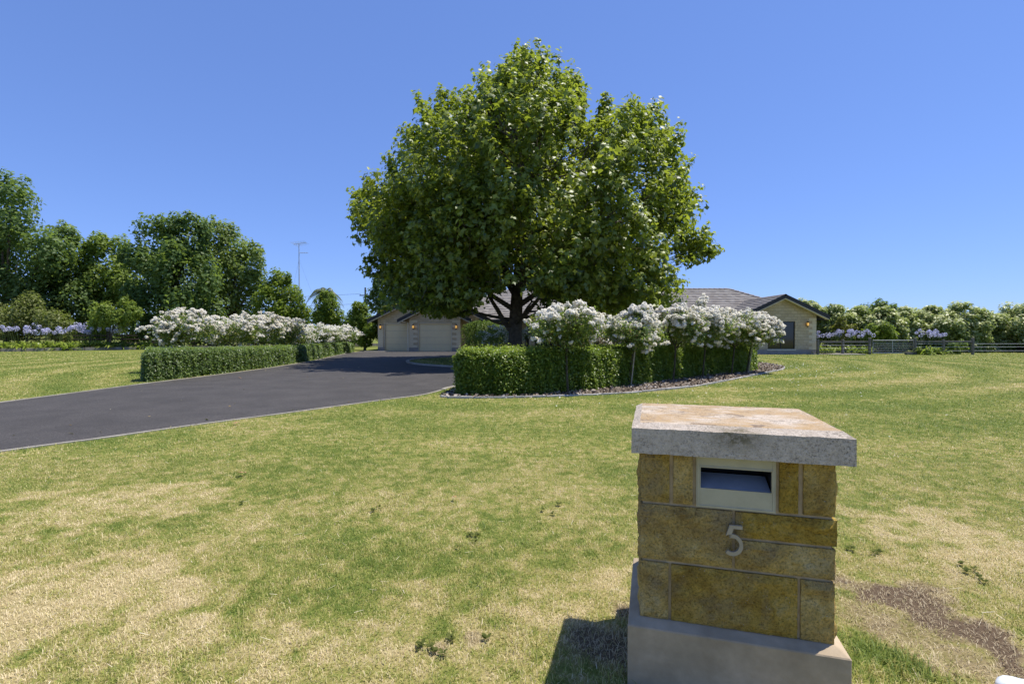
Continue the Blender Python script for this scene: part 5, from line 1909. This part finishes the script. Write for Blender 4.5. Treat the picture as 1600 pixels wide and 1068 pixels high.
# ------------------------------------------------------------------ agapanthus
def agapanthus(label, x, y, s, nl, nf, zl, zf, group, seed):
    rng = np.random.default_rng(2000 + seed)
    root = empty('agapanthus_clump', (x, y, 0), label, 'flower', group)
    V, Fc, T = [], [], []
    for k in range(nl):
        a = rng.random() * 6.283
        L = zl * rng.uniform(.85, 1.5)
        el = rng.uniform(.55, 1.45)
        w = .045 * s * rng.uniform(.8, 1.3)
        side = np.array([-math.sin(a), math.cos(a), 0]) * w
        b0 = np.array([rng.normal() * .25 * s, rng.normal() * .2 * s, 0])
        prev = None
        tint = rng.random()
        for i in range(5):
            t = i / 4
            r_ = L * t * math.cos(el) * (1 + .2 * t)
            z = max(.02, L * t * math.sin(el) - (t ** 2.5) * L * .55)
            c = b0 + np.array([r_ * math.cos(a), r_ * math.sin(a), z])
            ww = (1 - t ** 3) * 1.0 + .05
            q = len(V)
            V += [c - side * ww, c + side * ww]
            T += [tint, tint]
            if prev is not None:
                Fc.append((prev, prev + 1, q + 1))
                Fc.append((prev, q + 1, q))
            prev = q
    obj('leaves', np_mesh('leaves', np.array(V), np.array(Fc), M['strap_leaf'], np.array(T)), root)
    st = MB()
    heads = []
    for k in range(nf):
        a = rng.random() * 6.283
        rr = rng.uniform(.1, .75) * s
        z = zf * rng.uniform(.78, 1.05)
        top = np.array([rr * math.cos(a), rr * math.sin(a) * .7, z])
        st.tube([(top[0] * .5, top[1] * .5, 0), (top[0] * .8, top[1] * .8, z * .5), tuple(top)], .010, 4, False)
        heads.append(top)
    st.build('stalks', M['strap_stalk'], root)
    for h_ in heads:
        m_ = 46
        d = sphere_dirs(m_, rng)
        r_ = .10 * s * rng.uniform(.8, 1.2)
        Vv, Ff, tt = scatter(d * r_, d + rng.normal(size=(m_, 3)) * .5, np.full(m_, .065 * s), T_QUAD, rng.random(m_), None, rng)
        obj('flower_head', np_mesh('flower_head', Vv, Ff, M['violet'], tt), root, tuple(h_))
    return root


M['strap_stalk'] = noisy_mat('flower stalks', (0.08, 0.12, 0.03), (0.13, 0.17, 0.05), 5, 0.7, 0.2, 0)
GA = 'agapanthus clumps along the left bed'
LAg = [(-30, 39.0, 12), (8, 38.6, 10), (38, 38.9, 16), (75, 40.3, 14), (103, 39.9, 16), (118, 42.4, 14), (142, 41.6, 16), (168, 41.7, 13), (190, 43.4, 10), (228, 43.2, 7), (262, 45, 8), (60, 42.0, 16), (150, 44.0, 14), (20, 42.5, 16)]
words_l = ['just outside the left edge of the photo', 'at the very left edge of the bed', 'in front of the middle of the olive shrub', 'under the right end of the olive shrub', 'with many tall flower heads, right of the olive shrub', 'set back behind its neighbours near the olive shrub', 'below the small pale tree', 'right of the small pale tree', 'beside the dark trees at the right of the bed', 'small, next to the first rose of the left row', 'nearly hidden behind the first rose of the left row', 'behind the front row under the olive shrub', 'at the back under the small pale tree', 'at the back close to the left edge']
for i, ((xp, Y, nf), w) in enumerate(zip(LAg, words_l)):
    agapanthus('agapanthus clump with pale violet heads, ' + w, px(xp, Y), Y, 1.5, 95, max(4, int(nf * .65)), 1.15, 1.85 if Y < 42 else 2.1, GA, i)
GB = 'agapanthus clumps along the right fence'
RA = [(1285, 33.0, 9, 'beside the corner of the house wing'), (1330, 32.9, 12, 'between the first two right fence posts'), (1346, 33.1, 10, 'just left of the metal gate'), (1308, 33.6, 6, 'behind the second fence post'), (1445, 31.6, 10, 'in front of the fence, right of the gate'), (1462, 31.9, 10, 'in front of the fence, hiding the middle post')]
for i, (xp, Y, nf, w) in enumerate(RA):
    agapanthus('agapanthus clump with violet heads ' + w, px(xp, Y), Y, 1.05, 80, nf, .85, 1.5, GB, 40 + i)


# ------------------------------------------------------------------ fences, gate, edging, mast, pole
def fence_right():
    Y = 32.1
    GP = 'right post and rail fence'
    root = empty('rail_fence', (px(1278, Y), Y, 0), 'weathered post and top rail fence left of the metal gate', 'fence')
    ox = px(1278, Y)
    for xp in (1278, 1317, 1359):
        w = .07
        MB().box((px(xp, Y) - ox - w, -w, -.05), (px(xp, Y) - ox + w, w, .98 if xp < 1350 else 1.08)).build('post', M['post'], root, bevel=.02)
    for a, b_ in ((1278, 1317), (1317, 1359)):
        MB().box((px(a, Y) - ox + .09, -.05, .76), (px(b_, Y) - ox - .09, .03, .87)).build('rail', M['post'], root, bevel=.01)
    for z in (.2, .4, .6):
        MB().tube([(0, -.1, z), (px(1359, Y) - ox, -.1, z)], .006, 4).build('wire', M['galv'], root)
    Y = 31.7
    ox = px(1430, Y)
    r2 = empty('rail_fence', (ox, Y, 0), 'weathered post and top rail fence right of the metal gate', 'fence')
    for xp in (1430, 1474, 1520):
        w = .07
        MB().box((px(xp, Y) - ox - w, -w, -.05), (px(xp, Y) - ox + w, w, 1.08 if xp != 1474 else .98)).build('post', M['post'], r2, bevel=.02)
    for a, b_ in ((1430, 1474), (1474, 1520)):
        MB().box((px(a, Y) - ox + .09, -.05, .78), (px(b_, Y) - ox - .09, .03, .89)).build('rail', M['post'], r2, bevel=.01)
    for z in (.25, .5, .7):
        MB().tube([(0, -.1, z), (px(1640, Y) - ox, .2, z)], .009, 4).build('wire', M['galv'], r2)
    MB().tube([(px(1640, Y) - ox, .2, -.1), (px(1640, Y) - ox, .2, 1.05)], .08, 8).build('post', M['post'], r2)
    # stout strainer block by the gate foot
    MB().box((px(1420, Y) - ox - .25, -.2, 0), (px(1420, Y) - ox + .18, .05, .16)).build('footing', M['post'], r2, bevel=.02)
    # gate
    Y = 31.95
    x0, x1 = px(1364, Y), px(1427, Y)
    gt = empty('farm_gate', (x0, Y, 0), 'galvanised farm gate of thin horizontal rails between two timber posts', 'gate')
    W = x1 - x0
    fr = MB()
    fr.tube([(0, 0, .10), (0, 0, .92), (W, 0, .92), (W, 0, .10), (0, 0, .10)], .022, 8)
    fr.build('frame', M['galv'], gt)
    MB().tube([(W * .49, 0, .12), (W * .49, 0, .90)], .02, 6).build('upright', M['galv'], gt)
    for k in range(6):
        z = .20 + k * .115
        MB().tube([(.02, 0, z), (W - .02, 0, z)], .010, 6).build('bar', M['galv'], gt)


fence_right()


def left_edging():
    a = Vector((-52, 27.5, 0))
    a = Vector((-38.9, 37.0, 0)) - (Vector((-17.5, 54, 0)) - Vector((-38.9, 37.0, 0))).normalized() * 14
    b_ = Vector((-13.0, 57.6, 0))
    d = (b_ - a).normalized()
    L = (b_ - a).length
    ang = math.atan2(d.y, d.x)
    root = empty('sleeper_edging', a, 'long low grey timber sleeper edging in front of the left flower bed', 'garden edging', rz=ang)
    n = int(L / 2.4)
    me = MB().box((0, -.06, 0), (2.36, .06, .24)).mesh('sleeper', M['sleeper'], bevel=.01)
    pst = MB().box((-.05, -.12, 0), (.05, -.062, .27)).mesh('peg', M['sleeper'], bevel=.01)
    for i in range(n):
        o = obj('sleeper', me, root, (i * 2.4, random.uniform(-.02, .02), random.uniform(-.012, .012)))
        if i % 2 == 0:
            obj('peg', pst, root, (i * 2.4 + 1.2, 0, 0))
    nrm = Vector((-d.y, d.x, 0))
    q = [a + nrm * .07, b_ + nrm * .07, b_ + nrm * 9, a + nrm * 9]
    mb = MB()
    mb.add([(p.x, p.y, .17) for p in q] + [(p.x, p.y, 0) for p in q], [(0, 1, 2, 3), (0, 4, 5, 1)])
    tag(mb.build('garden_bed', M['bed_soil']), kind='structure')
    # dark paling fence behind the bed
    c = a + nrm * 8.5
    fr = empty('paling_fence', c, 'dark timber rail fence in the shade beneath the left trees', 'fence', rz=ang)
    pm = MB().box((-.06, -.06, 0), (.06, .06, 1.35)).mesh('post', M['dark_fence'])
    for i in range(int(L / 2.4)):
        obj('post', pm, fr, (i * 2.4, 0, 0))
    for z in (.45, .8, 1.15):
        MB().box((0, -.10, z), (int(L / 2.4) * 2.4, -.062, z + .12)).build('rail', M['dark_fence'], fr)


left_edging()


def bed_edging():
    root = empty('bed_edging', (bf[5][0], bf[5][1], 0), 'pale weathered edging pieces curving round the front of the rose bed', 'garden edging')
    org = Vector(root.location)
    L = np.array(bf)
    seg = np.linalg.norm(np.diff(L, axis=0), axis=1)
    cum = np.concatenate([[0], np.cumsum(seg)])
    s = 0.0
    while s < cum[-1] - .3:
        ln = random.uniform(.45, .95)
        e = min(s + ln, cum[-1])
        pts = []
        for k in range(4):
            t = s + (e - s - .02) * k / 3
            pts.append((np.interp(t, cum, L[:, 0]) - org.x, np.interp(t, cum, L[:, 1]) - org.y))
        w = random.uniform(.04, .07)
        z = random.uniform(.03, .05)
        mb = ribbon(pts, w, 0, z, jitter=.006)
        o = mb.build('edging_piece', M['edging'], root, bevel=.006)
        s = e


bed_edging()


def mulch_chips():
    rng = np.random.default_rng(6)
    n = 30000
    x = rng.uniform(-1.5, 11.3, n)
    y = rng.uniform(9.8, 23, n)
    k = poly_inside(BED, x, y)
    x, y = x[k][:13000], y[k][:13000]
    P = np.stack([x, y, np.full(len(x), .025) + rng.random(len(x)) * .03], 1)
    V, Fc, tt = scatter(P, rng.normal(size=(len(x), 3)) * .5 + np.array([0, 0, 1]), rng.uniform(.04, .12, len(x)), T_QUAD, rng.random(len(x)), None, rng)
    tag(obj('wood_chips', np_mesh('wood_chips', V, Fc, M['chip'], tt)), 'brown and grey bark chips covering the rose bed', 'mulch', kind='stuff')
    # fallen petals on the lawn round the roses
    n = 420
    c = rng.choice(len(bf), n)
    B_ = np.array(bf)[c]
    off = np.abs(rng.normal(size=n)) * 1.9
    x = B_[:, 0] + off * rng.uniform(.2, 1, n)
    y = B_[:, 1] - off * rng.uniform(-.3, 1, n)
    w = rng.random(n) < np.clip((x + 1) / 10, .05, 1)
    x, y = x[w], y[w]
    P = np.stack([x, y, np.full(len(x), .04)], 1)
    V, Fc, tt = scatter(P, rng.normal(size=(len(x), 3)) * .4 + np.array([0, 0, 1]), rng.uniform(.025, .055, len(x)), T_QUAD, rng.random(len(x)), None, rng)
    tag(obj('fallen_petals', np_mesh('fallen_petals', V, Fc, M['petal'], tt)), 'white rose petals scattered over the lawn beside the bed', 'petals', kind='stuff')


mulch_chips()


def mast():
    Y = 50.0
    x = px(468, Y)
    root = empty('antenna_mast', (x, Y, 0), 'tall thin grey antenna mast with a television aerial on top', 'antenna')
    zt = pz(381, Y)
    MB().tube([(0, 0, 0), (0, 0, zt * .55), (0, 0, zt)], [.06, .05, .035], 8).build('pole', M['galv'], root)
    y1 = MB()
    y1.tube([(-.55, 0, zt - .05), (.75, 0, zt + .15)], .022, 6)
    for k in range(9):
        t = k / 8
        cx, cz = -.5 + 1.2 * t, zt - .045 + .19 * t
        l = .5 - .25 * t
        y1.tube([(cx - .15, -l, cz + .12), (cx + .15, l, cz - .12)], .012, 4)
    y1.build('aerial', M['galv'], root)
    z2 = pz(395, Y)
    y2 = MB().tube([(0, 0, z2), (.9, 0, z2)], .02, 6)
    for k in range(4):
        y2.tube([(.2 + k * .22, -.3, z2), (.2 + k * .22, .3, z2)], .010, 4)
    y2.build('side_aerial', M['galv'], root)
    for a in (0.5, 2.6, 4.7):
        MB().tube([(0, 0, zt * .85), (3.2 * math.cos(a), 3.2 * math.sin(a), 0)], .006, 3).build('guy_wire', M['galv'], root)
    # power pole far away with two wires
    Y = 95.0
    x = px(571, Y)
    r = empty('power_pole', (x, Y, 0), 'distant timber power pole carrying wires above the trees', 'power pole')
    zt = pz(449, Y)
    MB().tube([(0, 0, 0), (0, 0, zt)], [.2, .14], 8).build('pole', M['dark_fence'], r)
    MB().box((-1.1, -.08, zt - 1.6), (1.1, .08, zt - 1.42)).build('cross_arm', M['dark_fence'], r)
    for k, s_ in enumerate((-1, 1)):
        MB().tube([(s_ * .9, 0, zt - 1.42), (s_ * .9, 0, zt - 1.2)], .05, 6).build('insulator', M['galv'], r)
    for z in (zt - 1.2, zt - 3.1):
        pts = [(-.9 - 60 * t, 8 * t, z - 3.0 * t * (1 - t) + .3 * t) for t in [i / 10 for i in range(11)]]
        MB().tube(pts, .028, 3, False).build('power_line', M['dark_fence'], r)


mast()

# pale rock in the near right corner
def rock():
    import bmesh
    p = gnd(1592, 1078)
    bm = bmesh.new()
    bmesh.ops.create_icosphere(bm, subdivisions=3, radius=1)
    for v in bm.verts:
        v.co = Vector((v.co.x * .075, v.co.y * .05, v.co.z * .028)) + noise.noise_vector(v.co * 1.6) * .010
    me = bpy.data.meshes.new('rock')
    bm.to_mesh(me)
    bm.free()
    me.polygons.foreach_set("use_smooth", np.ones(len(me.polygons), dtype=bool))
    me.materials.append(noisy_mat('white stone', (.50, .55, .62), (.78, .80, .84), 9, .7, .3, .3, .003))
    tag(obj('pale_stone', me, None, (p.x, p.y, .008)), 'pale bluish white stone lying in the grass at the right corner', 'stone')


rock()


# ------------------------------------------------------------------ fallen leaves, weeds
def small_ground():
    rng = np.random.default_rng(12)
    for (x, y, s, lab) in ((378, 738, .09, 'dry brown leaf lying on the lawn left of centre'), (369, 660, .10, 'dry brown leaf near the driveway edge'), (710, 776, .05, 'tan leaf lying on the lawn near the centre'), (375, 590, .11, 'pale dry leaf on the asphalt by the left hedge'), (534, 577, .14, 'reddish leaf on the asphalt close to the tree shadow')):
        p = gnd(x, y, .035 if y > 620 else .012)
        tv = T_LOBE[0] * s
        me = np_mesh('fallen_leaf', tv + np.array([0, 0, .004]), T_LOBE[1], M['dead_leaf'])
        o = obj('fallen_leaf', me, None, p)
        o.rotation_euler = (rng.uniform(-.3, .3), rng.uniform(-.3, .3), rng.uniform(0, 6))
        tag(o, lab, 'leaf', 'dry fallen leaves')


M['dead_leaf'] = noisy_mat('dead leaf', (.30, .14, .06), (.45, .28, .16), 20, .8, .2, 0)
small_ground()


def weeds():
    rng = np.random.default_rng(31)
    spots = [(742, 842), (738, 850), (865, 795), (860, 805), (590, 800), (745, 998), (690, 1010), (684, 1018), (370, 790), (1378, 862), (1340, 870), (1500, 890), (1530, 905)]
    Ps, Ns, Ss, Ts, Tg = [], [], [], [], []
    for x, y in spots:
        g_ = gnd(x, y)
        for r_ in range(rng.integers(1, 4)):
            cx, cy = g_.x + rng.normal() * .04, g_.y + rng.normal() * .05
            m_ = rng.integers(6, 12)
            a = rng.random(m_) * 6.283
            L = rng.uniform(.010, .026, m_)
            Ps.append(np.stack([cx + np.cos(a) * L * .6, cy + np.sin(a) * L * .6, rng.uniform(.014, .024, m_)], 1))
            Tg.append(np.stack([np.cos(a), np.sin(a), np.full(m_, .12)], 1) * 2)
            Ns.append(np.stack([-np.cos(a) * .4, -np.sin(a) * .4, np.ones(m_)], 1))
            Ss.append(L * 1.3)
            Ts.append(rng.random(m_) * .6)
    V, Fc, tt = scatter(np.vstack(Ps), np.vstack(Ns), np.concatenate(Ss), T_OVAL, np.concatenate(Ts), np.vstack(Tg), rng)
    tag(obj('lawn_weeds', np_mesh('lawn_weeds', V, Fc, M['weed'], tt)), 'small dark flat weeds growing through the near lawn', 'weeds', kind='stuff')
    # straw bits and clippings lying on top
    n = 1500
    y = np.sqrt(rng.random(n) * (8 ** 2 - 1.6 ** 2) + 1.6 ** 2)
    x = (rng.random(n) * 2 - 1) * 1.1 * y
    ok = ~poly_inside(DRIVE, x, y)
    x, y = x[ok], y[ok]
    n = len(x)
    tv = (np.array([(-.5, -.03, 0), (.5, -.02, .05), (.5, .02, .05), (-.5, .03, 0)]), np.array([(0, 1, 2), (0, 2, 3)]))
    V, Fc, tt = scatter(np.stack([x, y, np.full(n, .022)], 1), rng.normal(size=(n, 3)) * .2 + np.array([0, 0, 1]), rng.uniform(.015, .05, n), tv, rng.uniform(.5, 1, n), None, rng)
    tag(obj('straw_bits', np_mesh('straw_bits', V, Fc, M['straw'], tt)), 'pale dry straw bits lying loose on the near lawn', 'straw', kind='stuff')


def litter():
    rng = np.random.default_rng(44)
    n = 900
    y = rng.uniform(6, 34, n)
    x = rng.uniform(-12, 2, n)
    ok = poly_inside(DRIVE, x, y)
    # most of it gathers along the edges
    L = np.array(drive_left[12:] + drive_right)
    d = np.array([np.min(np.hypot(L[:, 0] - a, L[:, 1] - b_)) for a, b_ in zip(x, y)])
    ok &= rng.random(n) < np.exp(-d * 1.1) + .05
    x, y = x[ok], y[ok]
    m_ = len(x)
    V, Fc, tt = scatter(np.stack([x, y, np.full(m_, .014)], 1), rng.normal(size=(m_, 3)) * .2 + np.array([0, 0, 1]), rng.uniform(.025, .07, m_), T_QUAD, rng.random(m_), None, rng)
    tag(obj('leaf_litter', np_mesh('leaf_litter', V, Fc, M['litter'], tt)), 'small dry leaf litter blown along the driveway edges', 'leaves', kind='stuff')


M['litter'] = leaf_mat('litter', [(0, (0.10, 0.07, 0.04)), (0.6, (0.26, 0.20, 0.11)), (1, (0.48, 0.43, 0.30))], 0.1, 0.8, 0.1)
litter()
M['weed'] = leaf_mat('weed leaves', [(0, (0.06, 0.075, 0.02)), (1, (0.15, 0.16, 0.05))], 0.3, 0.8, 0.05)
M['straw'] = leaf_mat('straw bits', [(0, (0.35, 0.27, 0.15)), (1, (0.72, 0.64, 0.46))], 0.1, 0.8, 0.1)
weeds()


# ------------------------------------------------------------------ grass
def grass():
    rng = np.random.default_rng(21)
    pil = np.array([PIL.location.x, PIL.location.y])
    th = PIL.rotation_euler.z
    bands = [  # y range, blades per m2, length, width, three-segment
        (1.45, 3.0, 20000, .028, .0023, 2),
        (3.0, 5.0, 10500, .033, .0037, 1),
        (5.0, 8.5, 2900, .038, .0070, 1),
        (8.5, 14.0, 1050, .045, .012, 1),
        (14.0, 24.0, 330, .055, .022, 1),
        (24.0, 37.0, 110, .065, .04, 1)]
    allV, allF, allT = [], [], []
    off = 0
    for y0, y1, dens, Lb, wb, seg in bands:
        hw = 1.12
        area = hw * (y1 ** 2 - y0 ** 2)
        n = int(area * dens)
        y = np.sqrt(rng.random(n) * (y1 ** 2 - y0 ** 2) + y0 ** 2)
        x = (rng.random(n) * 2 - 1) * hw * y
        ok = ~poly_inside(DRIVE, x + rng.normal(size=n) * .035 + .04 * np.sin(y * 9) * np.sin(x * 7), y + rng.normal(size=n) * .035)
        ok |= poly_inside(ISLAND, x, y)
        ok &= ~poly_inside(BED, x, y)
        # pillar footprint
        lx = (x - pil[0]) * math.cos(-th) - (y - pil[1]) * math.sin(-th)
        ly = (x - pil[0]) * math.sin(-th) + (y - pil[1]) * math.cos(-th)
        ok &= ~((lx > -.01) & (lx < .69) & (ly > 0.0) & (ly < .56))
        # clumps: thin out with low-frequency noise
        cl = np.sin(x * 7.1 + 2 * np.sin(y * 5.3)) * np.sin(y * 8.3 + 2 * np.sin(x * 6.1))
        ok &= rng.random(n) < .80 + .2 * cl
        lenf = np.ones(n)
        flatf = np.zeros(n)
        for gx, gy, r_, k in PATCH:
            d = np.hypot(x - gx, y - gy) / r_
            w = np.clip(1.25 - d, 0, 1)
            if k > 1:
                ok &= rng.random(n) > w * .38
                flatf = np.maximum(flatf, w)
            elif k <= -1:
                lenf += w * 1.5
            elif k > .5:
                flatf = np.maximum(flatf, w * .6)
        # grass grows longer along the foot of the pillar
        dd = np.maximum(np.maximum(-lx, lx - .68), np.maximum(-ly, ly - .56))
        lenf += np.clip(1 - dd / .14, 0, 1) * 1.0
        x, y, lenf, flatf = x[ok], y[ok], lenf[ok], flatf[ok]
        n = len(x)
        cl2 = .5 + .5 * np.sin(x * 3.3 + 1.3 * np.sin(y * 2.7 + 1)) * np.sin(y * 3.9 + 1.1 * np.sin(x * 3.1))
        L = Lb * .62 * rng.uniform(.4, 1.45, n) * lenf * (.75 + .5 * cl2)
        lean = np.clip(rng.uniform(.35, 1.5, n) + flatf * .4, 0, 1.52)   # from upright to lying
        a = rng.random(n) * 6.283
        dirx, diry = np.cos(a), np.sin(a)
        w = wb * rng.uniform(.7, 1.3, n)
        sx, sy = -diry * w / 2, dirx * w / 2
        z0 = np.where(rng.random(n) < .5, 0, rng.random(n) * .008) + (0.010 if True else 0) * poly_inside(ISLAND, x, y)
        tipr = L * np.sin(lean)
        tipz = L * np.cos(lean) * .9 + .004
        tint = rng.random(n)
        if seg == 2:
            mr, mz = tipr * .42, tipz * .72 + L * .12
            V = np.stack([
                np.stack([x - sx, y - sy, z0], 1), np.stack([x + sx, y + sy, z0], 1),
                np.stack([x + dirx * mr + sx * .8, y + diry * mr + sy * .8, z0 + mz], 1),
                np.stack([x + dirx * mr - sx * .8, y + diry * mr - sy * .8, z0 + mz], 1),
                np.stack([x + dirx * tipr, y + diry * tipr, z0 + tipz], 1)], 1)
            tf = np.array([(0, 1, 2), (0, 2, 3), (3, 2, 4)])
            k = 5
        else:
            V = np.stack([
                np.stack([x - sx, y - sy, z0], 1), np.stack([x + sx, y + sy, z0], 1),
                np.stack([x + dirx * tipr, y + diry * tipr, z0 + tipz], 1)], 1)
            tf = np.array([(0, 1, 2)])
            k = 3
        Fc = tf[None] + (np.arange(n) * k)[:, None, None] + off
        allV.append(V.reshape(-1, 3))
        allF.append(Fc.reshape(-1, 3))
        allT.append(np.repeat(tint, k))
        off += n * k
    me = np_mesh('lawn_grass', np.vstack(allV), np.vstack(allF), M['blade'], np.concatenate(allT))
    print('grass tris', len(me.polygons))
    tag(obj('lawn_grass', me), 'short mown grass, part green and part straw coloured, covering the lawn', 'grass', kind='stuff')


grass()
print('tris', sum(len(o.data.polygons) for o in bpy.data.objects if o.type == 'MESH'))
